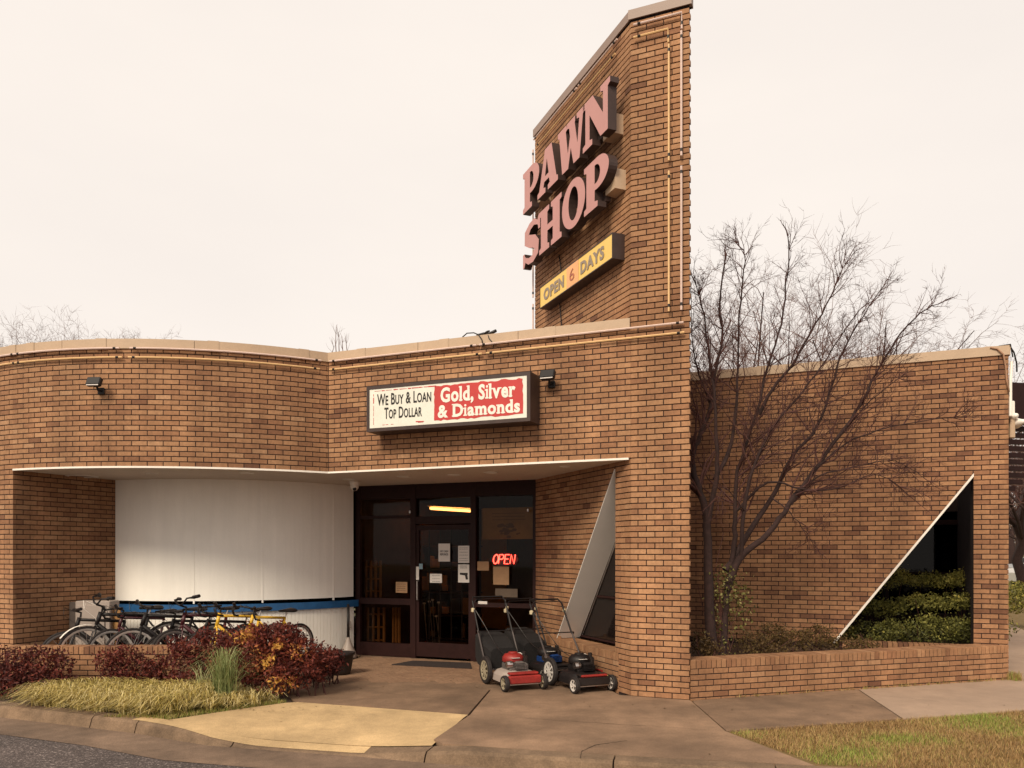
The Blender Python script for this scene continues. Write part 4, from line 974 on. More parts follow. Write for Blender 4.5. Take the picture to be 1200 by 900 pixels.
# ---------------- goods inside
def inside(x, y, dp): Q = np.array(B0) + dp * NF; t, z = on(Q, F, x, y); q = Q + t * F; return Vector((q[0], q[1], z))
fx = empty('ceiling_light', tuple(inside(522, 600, 2.4)), label='lit fluorescent strip light seen through the transom over the door', cat='ceiling light')
p_a, p_b = inside(504, 595.5, 2.0), inside(551, 598.5, 2.0)
mb = MB(); 
for k in (0, .1, .2): mb.tube([p_a + Vector((0, k, 0)), p_b + Vector((0, k, 0))], .022, 6)
mb.build('tube_lamp', TUBE, fx); mb = MB(); mb.add([p_a + Vector((-.05, -.1, .04)), p_b + Vector((.05, -.1, .04)), p_b + Vector((.05, .35, .04)), p_a + Vector((-.05, .35, .04))], [(0, 1, 2, 3)]); mb.build('reflector', TRIMW, fx)
def gridrack(x0, x1, y0, y1, dp, nv, nh, label):
    r = empty('folding_gate', tuple(inside((x0 + x1) / 2, y1, dp)), label=label, cat='lattice gate')
    for i in range(nv):
        x = x0 + (x1 - x0) * i / (nv - 1); a = inside(x, y0, dp); b = inside(x, y1, dp); mb = MB(); mb.tube([a, b], .022, 4); mb.build('upright', WOODY, r)
    for i in range(nh):
        y = y0 + (y1 - y0) * (i + .5) / nh; a = inside(x0, y, dp + .03); b = inside(x1, y, dp + .03); mb = MB(); mb.tube([a, b], .014, 4); mb.build('slat', WOODY, r)
gridrack(429, 446, 657, 700, .35, 4, 3, 'upright yellowish lattice rack behind the upper left glass'); gridrack(431, 450, 712, 758, .35, 4, 3, 'yellowish lattice rack behind the lower left glass, at its left'); gridrack(461, 468, 712, 758, .4, 3, 3, 'narrow dim lattice rack behind the lower left glass, nearer the door')
gc = empty('golf_clubs', tuple(inside(508, 758, .3)), label='leaning pale metal rods standing just inside the lower door glass', cat='rods')
for (x, y, x2, y2) in ((497, 707, 501, 757), (503, 705, 508, 758), (507, 703, 510, 757), (511, 722, 516, 757), (489, 725, 491, 757), (514, 706, 514, 757)):
    mb = MB(); a = inside(x, y, .3); b = inside(x2, y2, .3); mb.tube([a, b], .009, 6); mb.box(a, (.05, .03, .03), bev=.006); mb.build('rod', CHROME, gc)
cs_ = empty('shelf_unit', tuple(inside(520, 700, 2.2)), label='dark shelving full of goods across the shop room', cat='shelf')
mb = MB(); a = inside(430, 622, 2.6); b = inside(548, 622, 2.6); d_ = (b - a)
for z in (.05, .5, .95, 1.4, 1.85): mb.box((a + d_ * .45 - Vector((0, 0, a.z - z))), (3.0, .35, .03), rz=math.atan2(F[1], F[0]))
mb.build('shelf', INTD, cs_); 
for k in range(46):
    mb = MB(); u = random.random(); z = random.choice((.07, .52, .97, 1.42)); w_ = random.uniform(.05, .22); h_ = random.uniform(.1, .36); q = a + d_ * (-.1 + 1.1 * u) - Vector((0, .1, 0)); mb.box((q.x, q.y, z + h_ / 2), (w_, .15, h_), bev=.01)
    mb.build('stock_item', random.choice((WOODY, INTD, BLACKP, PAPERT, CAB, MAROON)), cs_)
# door mat
mt = [gr(459, 779.5), gr(484, 775), gr(551, 777.5), gr(553, 784)]; mb = MB(); mb.prism([(p[0], p[1]) for p in mt[::-1]], .002, .014); o = mb.build('door_mat', mat('mat_rubber', (.03, .02, .018), .95, .3, 60, .6), None); props(o, label='flat dark rubber mat lying in front of the shop door', cat='door mat')

# ================================================================== planter wall on the right
plw = empty('planter_wall', (4.4, 10, 0), label='low brick planter wall with an upright brick cap running from the tower to the rear wing', cat='planter')
PLN = Line(T, pj, pn); LENp = float(np.hypot(*(P0 - T)))
pb = Bricks(-.02); pb.lay(PLN, .012, LENp - .004, 0, 6, z0=-.046); pb.rowlock(PLN, .012, LENp, .362, h=.098, depth=.3, proud=0)
pb.finish(plw, 298)
mb = MB(); wallpoly(mb, PLN, [(.02, -.05), (LENp - .02, -.05), (LENp - .02, .44), (.02, .44)], MO, .29); mb.build('wall_core', MORTAR, plw)
sl_ = [tuple(PLN.at(.3, 0, .28).xy), tuple(PLN.at(LENp - .4, 0, .28).xy), tuple(LA.at(-.3, 0, -.02).xy), tuple(LA.at(-4.9, 0, -.0).xy), tuple(T + 3.2 * DR), tuple(T + .3 * DR)]
mb = MB(); mb.prism(sl_, -.1, .33); o = mb.build('planter_soil', MULCH, None); o['kind'] = 'structure'
# court behind the triangular opening
mb = MB(); mb.prism([tuple(LA.at(-4.6, 0, .3).xy), tuple(LA.at(-.02, 0, .3).xy), tuple(LA.at(-.02, 0, 2.6).xy), tuple(LA.at(-4.6, 0, 2.6).xy)], -.1, .25); o = mb.build('court_soil', SOIL, None); o['kind'] = 'structure'
cw = MB(); CL = Line(P0 + 2.5 * NF, F, NF)
wallpoly(cw, CL, [(-4.6, .3), (0, .3), (0, .7), (-4.6, .7)], 0, .2); wallpoly(cw, CL, [(-4.6, 2.4), (0, 2.4), (0, ZC), (-4.6, ZC)], 0, .2); cw.build('court_wall', MORTAR, bld)
mb = MB(); wallpoly(mb, CL, [(-4.6, .7), (0, .7), (0, 2.4), (-4.6, 2.4)], .05, .06); mb.build('court_window', GLASS2, bld)
for z in (1.28, 1.42, 1.56, 1.70, 1.84, 2.0, 2.3):
    mb = MB(); wallpoly(mb, CL, [(-4.6, z), (0, z), (0, z + .012), (-4.6, z + .012)], .12, .14); mb.build('blind_slat', INTD, bld)
mb = MB(); wallpoly(mb, CL, [(-4.6, 2.18), (0, 2.18), (0, 2.26), (-4.6, 2.26)], -.03, .04); wallpoly(mb, CL, [(-4.6, 1.36), (0, 1.36), (0, 1.39), (-4.6, 1.39)], -.02, .04)
for t_ in (-1.4, -2.9): wallpoly(mb, CL, [(t_, .7), (t_ + .06, .7), (t_ + .06, 2.4), (t_, 2.4)], -.02, .04)
mb.build('court_window_frame', BRONZE, bld)
mb = MB(); wallpoly(mb, Line(LA.at(-4.6, 0, .28).xy, NF, F), [(0, 0), (2.3, 0), (2.3, ZC), (0, ZC)], 0, .1); mb.build('court_wall', MORTAR, bld)
# ================================================================== low wall in front of the bicycles
LB = Line((-6.55, 10.27), U(1, -.0), (0, 1)); lw = empty('low_brick_wall', (-4.7, 10.3, 0), label='low brick wall with an upright brick cap in front of the bicycles', cat='low wall')
lb = Bricks(-.12); lb.lay(LB, 0, 3.75, 0, 6, z0=-.01, phase=.06); lb.rowlock(LB, 0, 3.75, .402, h=.098, depth=.22); lb.finish(lw, 298)
mb = MB(); wallpoly(mb, LB, [(.01, -.05), (3.74, -.05), (3.74, .485), (.01, .485)], MO, .21); mb.build('wall_core', MORTAR, lw)
# utility cabinet
ub = empty('utility_cabinet', (-5.9, 11.6, 0), label='grey metal utility cabinet against the brick wall behind the leftmost bicycles', cat='cabinet')
c_ = np.array(pt(108, 703, 11.4)); mb = MB(); mb.box((c_[0], 11.55, .52), (.50, .28, 1.0), bev=.01); mb.build('body', CAB, ub)
mb = MB(); mb.box((c_[0] - .02, 11.40, .52), (.40, .02, .88), bev=.004); mb.build('door_panel', CAB, ub); mb = MB(); mb.box((c_[0] + .14, 11.385, .55), (.03, .03, .1), bev=.005); mb.build('latch', BLACKP, ub)
mb = MB(); mb.box((c_[0] - .33, 11.6, .5), (.12, .2, 1.0), bev=.01); mb.build('meter_pipe_box', mat('dark_grey_box', (.08, .06, .05), .6), ub)
pl_ = MB(); pl_.box((c_[0] + .30, 11.5, .45), (.12, .03, .95)); o = pl_.build('wood_board', WOODY, None); props(o, label='narrow brown board standing against the grey cabinet', cat='board')

# ================================================================== lawn mowers
def wheel(mbT, mbR, c, r, w_, spokes=6):
    mbT.lathe([(r * .72, -w_ / 2), (r * .93, -w_ / 2), (r, -w_ * .28), (r, w_ * .28), (r * .93, w_ / 2), (r * .72, w_ / 2)], c, 'Y', 22)
    for sd in (-1, 1):
        y = c[1] + sd * w_ * .42
        mbR.lathe([(r * .73, sd * w_ * .44), (r * .60, sd * w_ * .40), (r * .56, sd * w_ * .2)], c, 'Y', 22); mbR.lathe([(.0, sd * w_ * .5), (r * .17, sd * w_ * .5), (r * .2, sd * w_ * .2)], c, 'Y', 14)
        for k in range(spokes):
            a = 2 * math.pi * k / spokes; mbR.box((c[0] + math.cos(a) * r * .38, y, c[2] + math.sin(a) * r * .38), (r * .5, .006, r * .13), ry=-a)
def mower(loc, rz, deckm, engm, topm, frontm, hubm, tall, bagm, label, hang, hlen=1.0, seed=0):
    """x forwards; ground at z = 0"""
    random.seed(seed); t = empty('lawn_mower', loc, rz, label=label, cat='lawn mower', group='push mowers parked by the entrance')
    rr = .175 if tall else .14; W_ = .24
    for x, r in ((.30, .098), (-.32, rr)):
        for sd in (-1, 1):
            a, b = MB(), MB(); wheel(a, b, (x, sd * W_, r), r, .05, 5 if r < .12 else 9); wo = a.build('wheel', RUBBER, t, False); b.build('wheel_rim', hubm, wo, False)
    mb = MB()      # deck shell: rounded plan, skirt flaring down
    prof = [(.0, .225), (.14, .225), (.19, .205), (.225, .16), (.235, .085)]
    n = 28; vs = []
    for (q, z) in prof:
        for k in range(n): a = 2 * math.pi * k / n; ca_, sa_ = math.cos(a), math.sin(a); e = .55; x = abs(ca_) ** e * math.copysign(1, ca_) * q * 1.12; y = abs(sa_) ** e * math.copysign(1, sa_) * q * .95; vs.append((x, y, z))
    fs = [(i * n + k, i * n + (k + 1) % n, (i + 1) * n + (k + 1) % n, (i + 1) * n + k) for i in range(4) for k in range(n)]; mb.add(vs, fs); mb.build('deck', deckm, t, False)
    mb = MB(); mb.box((.30, 0, .135), (.075, .41, .10), bev=.014); mb.box((.262, 0, .205), (.10, .36, .03), bev=.01); mb.build('front_apron', frontm, t, False)
    mb = MB(); mb.box((.31, 0, .085), (.03, .44, .018)); mb.tube([(.30, -.25, .098), (.30, .25, .098)], .011, 8); mb.tube([(-.32, -.25, rr), (-.32, .25, rr)], .011, 8); mb.build('axle', CHROME, t, False)
    mb = MB(); mb.box((-.02, .21, .15), (.24, .04, .12), bev=.015); mb.build('side_chute', BLACKP, t, False)
    # engine
    mb = MB(); mb.box((.02, 0, .26), (.26, .24, .09), bev=.015)
    for k in range(5): mb.box((.16 + .0, 0, .25 + k * .017), (.09, .13, .006))
    mb.box((.15, 0, .285), (.06, .10, .10), bev=.01); mb.build('engine_block', engm, t, False)
    mb = MB(); mb.lathe([(.0, .40), (.06, .398), (.10, .385), (.125, .35), (.13, .30), (.12, .29)], (-.02, -.01, .02), n=22); mb.lathe([(.0, .415), (.05, .412), (.055, .4)], (-.02, -.01, .02), n=16); mb.build('engine_shroud', topm, t, False, smooth=True)
    mb = MB(); mb.box((-.03, .135, .335), (.14, .07, .10), bev=.02); mb.lathe([(0, .04), (.025, .04), (.025, 0)], (-.03, .14, .385), n=12); mb.build('fuel_tank', BLACKP, t, False)
    mb = MB(); mb.lathe([(.0, -.035), (.04, -.035), (.045, 0), (.04, .035), (.0, .035)], (.13, -.12, .30), 'Y', 14); mb.build('muffler', CHROME, t, False)
    mb = MB(); mb.box((.075, .10, .325), (.07, .045, .08), bev=.008); mb.build('air_filter', BLACKP, t, False)
    mb = MB(); mb.box((.10, -.03, .37), (.05, .10, .003)); mb.box((-.10, .11, .39), (.09, .06, .003), ry=.2); mb.build('label_sticker', PAPER, t, False)
    # handle
    ca_, sa_ = math.cos(R(hang)), math.sin(R(hang)); H = lambda u: (-.36 - u * ca_, .23 + u * sa_)
    for sd in (-1, 1):
        mb = MB(); p0_, p1_ = H(0), H(hlen * .5); mb.tube([(p0_[0] + .06, sd * .22, .2), (p0_[0], sd * .23, p0_[1]), (p1_[0], sd * .23, p1_[1])], .011, 8); mb.build('lower_handle', BLACKM if not tall else mat('grey_handle', (.06, .045, .042), .5, .1, 20), t, False)
    p1_, p2_ = H(hlen * .46), H(hlen); mb = MB(); mb.tube([(p1_[0], -.225, p1_[1]), (p2_[0] + .06, -.225, p2_[1] - .05), (p2_[0], -.20, p2_[1]), (p2_[0], .20, p2_[1]), (p2_[0] + .06, .225, p2_[1] - .05), (p1_[0], .225, p1_[1])], .0115, 8); mb.build('upper_handle', BLACKM, t, False)
    px = H(hlen * .48); mb = MB(); mb.tube([(px[0], -.225, px[1]), (px[0], .225, px[1])], .008, 6); mb.build('cross_brace', BLACKM, t, False)
    mb = MB(); px = H(hlen * .97); mb.tube([(px[0] + .08, -.22, px[1] - .05), (px[0] + .07, -.18, px[1] - .0), (px[0] + .07, .18, px[1]), (px[0] + .08, .22, px[1] - .05)], .006, 6); mb.build('brake_bail', BLACKM, t, False)
    mb = MB(); a = H(hlen * .85); pts = [(a[0], -.22, a[1])]
    for i in range(1, 9): u = i / 8; pts.append((a[0] + (-.05 - a[0]) * u, -.22 + .2 * u + .03 * math.sin(u * 5), a[1] + (.36 - a[1]) * u - .12 * math.sin(u * math.pi)))
    mb.tube(pts, .005, 5); mb.build('control_cable', BLACKP, t, False)
    for sd in (-1, 1): a = H(hlen * .47); mb = MB(); mb.lathe([(0, .02), (.016, .02), (.018, 0), (.0, 0)], (a[0], sd * .235, a[1]), 'Y', 10); mb.build('knob', BLACKP, t, False)
    mb = MB(); mb.box((H(hlen * .8)[0], -.235, H(hlen * .8)[1]), (.05, .04, .06), bev=.01); mb.box((H(hlen * .82)[0], .235, H(hlen * .82)[1]), (.05, .03, .05), bev=.01); mb.build('throttle_lever', CREAMP, t, False)
    if bagm:
        mb = MB(); a = H(.08); vs = []
        for x, hw, zb_, zt_ in ((-.33, .17, .16, .44), (-.48, .20, .14, .50), (-.72, .20, .17, .58), (-.86, .18, .24, .60)):
            vs += [(x, -hw, zb_ + .03), (x, -hw + .03, zb_), (x, hw - .03, zb_), (x, hw, zb_ + .03), (x, hw, zt_ - .04), (x, hw - .04, zt_), (x, -hw + .04, zt_), (x, -hw, zt_ - .04)]
        mb.add(vs, [(i * 8 + k, i * 8 + (k + 1) % 8, (i + 1) * 8 + (k + 1) % 8, (i + 1) * 8 + k) for i in range(3) for k in range(8)] + [tuple(range(8)), tuple(range(31, 23, -1))]); mb.build('grass_bag', bagm, t, False)
    t.scale = (1.08, 1.08, 1.03)
    return t
GREYW = mat('grey_wheel_hub', (.25, .22, .2), .5)
HD = math.atan2(-.58, .24); BAG = mat('black_bag_fabric', (.012, .010, .010), .95, .3, 40, .5)
m1 = mower((.03, 10.18, .0), HD, CAB, mat('grey_engine', (.16, .14, .13), .45, .3, 30, metal=.4), REDP, REDP, mat('dull_cream_rim', (.30, .25, .17), .6, .15, 20), True, BAG, 'grey-decked push mower with red front and red engine cover, leftmost and nearest the door', 57, 1.0, 1)
m2 = mower((.87, 10.06, .0), HD + .02, BLACKM, BLACKM, BLACKM, BLACKP, ALU, True, None, 'black push mower with red deck edge beside the brick tower', 52, 1.02, 2)
mb = MB(); mb.box((.275, 0, .20), (.13, .34, .03), bev=.012); mb.box((.0, .235, .2), (.2, .01, .04)); mb.build('red_deck_edge', REDP, m2, False)
mb = MB(); mb.box((.15, .265, .14), (.08, .01, .06), bev=.004); mb.build('warning_label', mat('yellow_label', (.7, .5, .15), .5), m2, False)
m3 = mower((.50, 10.85, .0), HD + .1, BLACKM, BBLUE, BLACKM, BLACKM, GREYW, False, BAG, 'black mower with blue engine parts, half hidden behind the other two', 60, .9, 3)

# ================================================================== bicycles
BN = [0]
def bike(loc, rz, fm, bars='flat', rimm=ALU, saddlem=BLACKP, label='', wheelr=.335, barm=BLACKM, steer=0.0, fender=None, tilt=0, rack=False, lamp=False):
    """x forwards, wheels on z = 0, origin midway between the wheels"""
    BN[0] += 1; t = empty('bicycle', loc, rz, label=label, cat='bicycle', group='bicycles parked behind the low wall'); t.rotation_euler = (R((-6, 4, -3, 5, -5, 3, 6, -4, 5)[BN[0] % 9]), 0, rz); t.scale = ((1.0, .96, 1.06, .99, 1.05, .93, 1.04, .92, 1.03)[BN[0] % 9],) * 3
    r = wheelr; F_ = (.52, 0, r); Rw = (-.52, 0, r)
    for c in (F_, Rw):
        mb = MB(); mb.lathe([(r - .03, -.014), (r - .008, -.017), (r, 0), (r - .008, .017), (r - .03, .014)], c, 'Y', 36); wo = mb.build('wheel', RUBBER, t, False, smooth=True)
        mb = MB(); mb.lathe([(r - .028, -.011), (r - .058, -.010), (r - .062, 0), (r - .058, .010), (r - .028, .011)], c, 'Y', 36); mb.build('rim', rimm, wo, False, smooth=True)
        mb = MB()
        for k in range(20):
            a = 2 * math.pi * k / 20; a2 = a + (.5 if k % 2 else -.5); sd = .03 if k % 4 < 2 else -.03
            mb.tube([(c[0] + .018 * math.cos(a2), sd, c[2] + .018 * math.sin(a2)), (c[0] + (r - .06) * math.cos(a), 0, c[2] + (r - .06) * math.sin(a))], .0024, 3, caps=False)
        mb.lathe([(.0, -.045), (.018, -.04), (.014, 0), (.018, .04), (.0, .045)], c, 'Y', 10); mb.build('spokes', CHROME, wo, False)
    bb = (-.10, 0, .27); st = (-.24, 0, .78); ht = (.35, 0, .86); hb = (.40, 0, .70)
    mb = MB(); tr = .021 if bars == 'drop' else .024
    mb.tube([st, (ht[0] - .005, 0, ht[2] - .03)], tr * .9, 8); mb.tube([bb, (hb[0] - .0, 0, hb[2] + .015)], tr * 1.1, 8); mb.tube([bb, st], tr * .9, 8); mb.tube([hb, ht], tr * 1.15, 8)
    for sd in (-1, 1): mb.tube([(st[0] + .01, sd * .012, st[2] - .05), (Rw[0], sd * .06, Rw[2])], .009, 6); mb.tube([(bb[0], sd * .03, bb[2]), (Rw[0], sd * .06, Rw[2])], .010, 6)
    mb.build('frame', fm, t, False, smooth=True)
    mb = MB(); mb.tube([(hb[0], 0, hb[2]), (hb[0] + .01, 0, hb[2] - .03)], .018, 8)
    for sd in (-1, 1): mb.tube([(hb[0] + .01, sd * .02, hb[2] - .02), (hb[0] + .025, sd * .05, hb[2] - .10), (F_[0] - .04, sd * .055, F_[2] + .08), (F_[0], sd * .055, F_[2])], .011, 6)
    mb.build('fork', fm, t, False, smooth=True)
    mb = MB(); mb.tube([st, (-.262, 0, .86)], .0135, 8); mb.build('seat_post', CHROME, t, False)
    mb = MB(); secs = [(-.16, .075, .025), (-.12, .088, .034), (-.04, .06, .027), (.04, .03, .022), (.13, .02, .015)]; vs = []
    for dx, hw, hh_ in secs: vs += [(-.25 + dx, hw * math.cos(a), .885 + hh_ * math.sin(a)) for a in [k * math.pi / 5 for k in range(10)]]
    mb.add(vs, [(i * 10 + k, i * 10 + (k + 1) % 10, (i + 1) * 10 + (k + 1) % 10, (i + 1) * 10 + k) for i in range(4) for k in range(10)] + [tuple(range(10)), tuple(range(49, 39, -1))]); mb.build('saddle', saddlem, t, False, smooth=True)
    mb = MB(); s0 = (ht[0] - .012, 0, ht[2]); s1 = (ht[0] - .02, 0, ht[2] + .07); s2 = (ht[0] + .06, 0, ht[2] + .10); mb.tube([s0, s1, s2], .014, 8); mb.build('stem', barm, t, False)
    mb = MB()
    if bars == 'drop':
        for sd in (-1, 1): mb.tube([(s2[0], 0, s2[2]), (s2[0], sd * .15, s2[2]), (s2[0] + .02, sd * .19, s2[2]), (s2[0] + .09, sd * .20, s2[2] - .01), (s2[0] + .115, sd * .205, s2[2] - .06), (s2[0] + .09, sd * .21, s2[2] - .12), (s2[0] + .01, sd * .215, s2[2] - .135)], .013, 7)
    elif bars == 'riser':
        for sd in (-1, 1): mb.tube([(s2[0], 0, s2[2]), (s2[0], sd * .08, s2[2] + .02), (s2[0] - .01, sd * .16, s2[2] + .08), (s2[0] - .12, sd * .27, s2[2] + .10)], .0115, 7)
    else:
        for sd in (-1, 1): mb.tube([(s2[0], 0, s2[2]), (s2[0] - .01, sd * .15, s2[2] + .01), (s2[0] - .04, sd * .29, s2[2] + .02)], .0145, 7)
    mb.build('handlebar', barm, t, False, smooth=True)
    for sd in (-1, 1):
        mb = MB()
        if bars == 'drop': mb.tube([(s2[0] + .09, sd * .20, s2[2]), (s2[0] + .12, sd * .20, s2[2] + .05)], .021, 7); mb.tube([(s2[0] + .12, sd * .20, s2[2] + .02), (s2[0] + .135, sd * .205, s2[2] - .05), (s2[0] + .11, sd * .21, s2[2] - .10)], .006, 5)
        else:
            e = (-.12, .27, .10) if bars == 'riser' else (-.04, .29, .02); mb.tube([(s2[0] + e[0] + .03, sd * (e[1] - .10), s2[2] + e[2] - .01), (s2[0] + e[0] - .0, sd * (e[1] + .01), s2[2] + e[2])], .023, 8); mb.tube([(s2[0] + e[0] + .06, sd * (e[1] - .12), s2[2] + e[2] - .02), (s2[0] + e[0] + .05, sd * (e[1] - .02), s2[2] + e[2] - .03)], .006, 5)
        mb.build('brake_lever' if bars == 'drop' else 'grip', BLACKP, t, False)
    mb = MB(); 
    for q in range(2): mb.tube([(s2[0] + .03, (-1) ** q * .10, s2[2]), (s2[0] + .13, (-1) ** q * .06, s2[2] + .05), (s2[0] + .14, 0, s2[2] - .05), (ht[0] + .06, 0, ht[2] - .08), (hb[0], .02, hb[2] - .04)], .003, 4)
    mb.build('brake_cable', BLACKP if rimm is not ALU or bars != 'riser' else TRIMW, t, False)
    mb = MB(); mb.lathe([(.07, -.0), (.09, -.002), (.09, .002), (.07, .0)], (bb[0], -.045, bb[2]), 'Y', 24); mb.tube([(bb[0], -.06, bb[2]), (bb[0] + .12, -.07, bb[2] - .12)], .009, 6); mb.tube([(bb[0], .06, bb[2]), (bb[0] - .12, .07, bb[2] + .12)], .009, 6); mb.tube([(bb[0], -.07, bb[2]), (bb[0], .07, bb[2])], .02, 8)
    mb.lathe([(.0, -.02), (.04, -.015), (.04, .0), (0, 0)], (Rw[0], -.03, Rw[2]), 'Y', 16); mb.tube([(bb[0], -.045, bb[2] + .09), (Rw[0], -.045, Rw[2] + .04)], .004, 4); mb.tube([(bb[0], -.045, bb[2] - .09), (Rw[0], -.045, Rw[2] - .04)], .004, 4); mb.build('crank_and_chain', CHROME, t, False)
    mb = MB(); mb.box((bb[0] + .12, -.11, bb[2] - .12), (.09, .07, .02), bev=.004); mb.box((bb[0] - .12, .11, bb[2] + .12), (.09, .07, .02), bev=.004); mb.build('pedals', BLACKP, t, False)
    for c in (F_, Rw):
        if fender:
            mb = MB(); a0, a1 = (R(10), R(150)) if c is Rw else (R(35), R(165)); rr_ = r + .018; pts = [(c[0] + (-1 if c is Rw else -1) * 0 + rr_ * math.cos(a0 + (a1 - a0) * i / 12), 0, c[2] + rr_ * math.sin(a0 + (a1 - a0) * i / 12)) for i in range(13)]
            vs = [(p[0], y, p[2]) for p in pts for y in (-.024, .024)]; mb.add(vs, [(2 * i, 2 * i + 1, 2 * i + 3, 2 * i + 2) for i in range(12)]); mb.build('fender', fender, t, False)
    if lamp: mb = MB(); mb.lathe([(0, -.03), (.03, -.02), (.035, .03), (0, .04)], (s2[0] + .06, 0, s2[2] - .03), 'X', 12); mb.build('headlamp', CHROME, t, False, smooth=True)
    return t
def bk_at(xpx, Yf, ang, **k):
    """front wheel hub stands on the line of sight of column xpx at distance Yf; ang = heading from straight left, turned to the street"""
    X = (xpx - 600) * Yf / FPX; h_ = math.pi + R(ang); d = (math.cos(h_), math.sin(h_))
    return bike((X - d[0] * .52, Yf - d[1] * .52, 0), h_, **k)
GREYR = mat('grey_rim', (.34, .30, .28), .5, .1, 30, metal=.5)
bk_at(76, 10.75, 36, fm=BLACKM, bars='flat', rimm=GREYR, label='black bicycle with dark rims, leftmost in the row', wheelr=.34)
bk_at(103, 10.72, 44, fm=BLACKM, bars='riser', rimm=ALU, fender=TRIMW, label='black upright bicycle with pale fenders and looping brake cables, second from left', wheelr=.345)
bk_at(131, 10.78, 50, fm=MAROON, bars='drop', rimm=ALU, label='dark bicycle with a pale stem between the fendered one and the flat-bar one', barm=BLACKM, wheelr=.345)
bk_at(155, 10.66, 42, fm=BLACKM, bars='flat', rimm=mat('bright_rim', (.72, .66, .60), .45, .05, 30), label='black flat-bar bicycle with the brightest wide pale rims', wheelr=.34, saddlem=BLACKP)
bk_at(190, 10.85, 52, fm=BLACKM, bars='flat', rimm=GREYR, saddlem=TAN, label='black bicycle with a tan-brown saddle', wheelr=.33)
bk_at(208, 10.75, 50, fm=MAROON, bars='riser', rimm=GREYR, label='maroon mountain bicycle with raised bars in the middle of the row', wheelr=.33)
bk_at(226, 11.0, 44, fm=BLACKM, bars='flat', rimm=GREYR, label='dark low bicycle behind the left yellow one', wheelr=.33)
bk_at(248, 10.72, 50, fm=YBIKE, bars='drop', rimm=GREYR, label='yellow road bicycle with black drop bars, the left one of two', wheelr=.34)
bk_at(280, 10.85, 60, fm=YBIKE, bars='drop', rimm=GREYR, label='second yellow road bicycle, mostly hidden by the large red bush', wheelr=.34)

# ================================================================== pot, ashtray pole
p_ = gr(399, 790); pot = empty('plant_pot', (p_[0], p_[1], 0), label='black round pot at the right end of the red bushes', cat='pot')
mb = MB(); mb.lathe([(0, .01), (.13, 0), (.15, .06), (.185, .27), (.2, .275), (.2, .31), (.18, .31), (.17, .25), (0, .25)], (0, 0, 0), n=26); mb.build('pot_body', BLACKP, pot, False, smooth=True); mb = MB(); mb.lathe([(0, .262), (.172, .258)], (0, 0, 0), n=20); mb.build('potting_soil', SOIL, pot, False)
q_ = WA.at(-.30, 0, -.22); pol = empty('ashtray_stand', (q_.x, q_.y, 0), label='slim black pole with a flared grey foot standing against the white boarding', cat='ashtray stand')
mb = MB(); mb.tube([(0, 0, .28), (0, 0, .86)], .024, 12); mb.tube([(0, 0, .86), (0, 0, .88)], .018, 12); mb.build('pole', BLACKP, pol, False, smooth=True)
mb = MB(); mb.lathe([(.0, .0), (.13, .0), (.14, .03), (.12, .10), (.055, .24), (.03, .32), (.026, .34)], (0, 0, 0), n=22); mb.build('base', CAB, pol, False, smooth=True)
mb = MB(); o_ = WA.at(-.12, .52, -.03); mb.box(o_, (.05, .03, .11), bev=.005); mb.build('outlet_box', CAB, bld)

# ================================================================== foliage
LEAF = lambda nm, st, **k: tintmat(nm, st, rough=.6, scale=30, var=.25, **k)
L_RED = LEAF('nandina_leaf', [(0, (.035, .010, .010)), (.3, (.085, .018, .014)), (.55, (.16, .032, .022)), (.75, (.25, .060, .030)), (.86, (.42, .15, .05)), (1, (.62, .34, .07))], trans=.2)
L_GRN = LEAF('hedge_leaf', [(0, (.04, .04, .012)), (.4, (.13, .13, .03)), (.75, (.30, .27, .06)), (1, (.45, .37, .09))], trans=.2)
L_BRN = LEAF('ground_shrub_leaf', [(0, (.045, .025, .012)), (.5, (.11, .065, .022)), (1, (.20, .14, .04))], trans=.2)
L_LIR = LEAF('liriope_blade', [(0, (.10, .085, .02)), (.3, (.33, .26, .06)), (.65, (.56, .43, .14)), (1, (.74, .62, .32))], trans=.15)
L_TALL = LEAF('tall_grass_blade', [(0, (.08, .10, .03)), (.5, (.24, .28, .10)), (1, (.48, .48, .24))], trans=.2)
L_TURF = LEAF('turf_blade', [(0, (.16, .09, .03)), (.45, (.34, .20, .08)), (.7, (.44, .30, .12)), (.85, (.22, .22, .04)), (1, (.24, .30, .05))], trans=.1)
L_VINE = LEAF('vine_leaf', [(0, (.05, .045, .012)), (.6, (.14, .13, .03)), (1, (.30, .26, .10))], trans=.25)
def leaves(P, size, tint, asp=.5, up=.3):
    """one folded diamond leaf per point"""
    n = len(P); d = rng.normal(size=(n, 3)); d /= np.linalg.norm(d, axis=1)[:, None]; nn = rng.normal(size=(n, 3)); nn[:, 2] += up * 3; nn -= (nn * d).sum(1)[:, None] * d; nn /= np.linalg.norm(nn, axis=1)[:, None]
    sd = np.cross(d, nn); s = (size * rng.uniform(.6, 1.3, n))[:, None]
    a = P - d * s * .5; b = P + d * s * .5; c = P + sd * s * asp * .5 + nn * s * .08; e = P - sd * s * asp * .5 + nn * s * .08
    V = np.stack([a, c, b, e], 1).reshape(-1, 3); Fc = np.arange(n * 4).reshape(n, 4)
    return V, Fc, np.clip(tint, 0, 1)
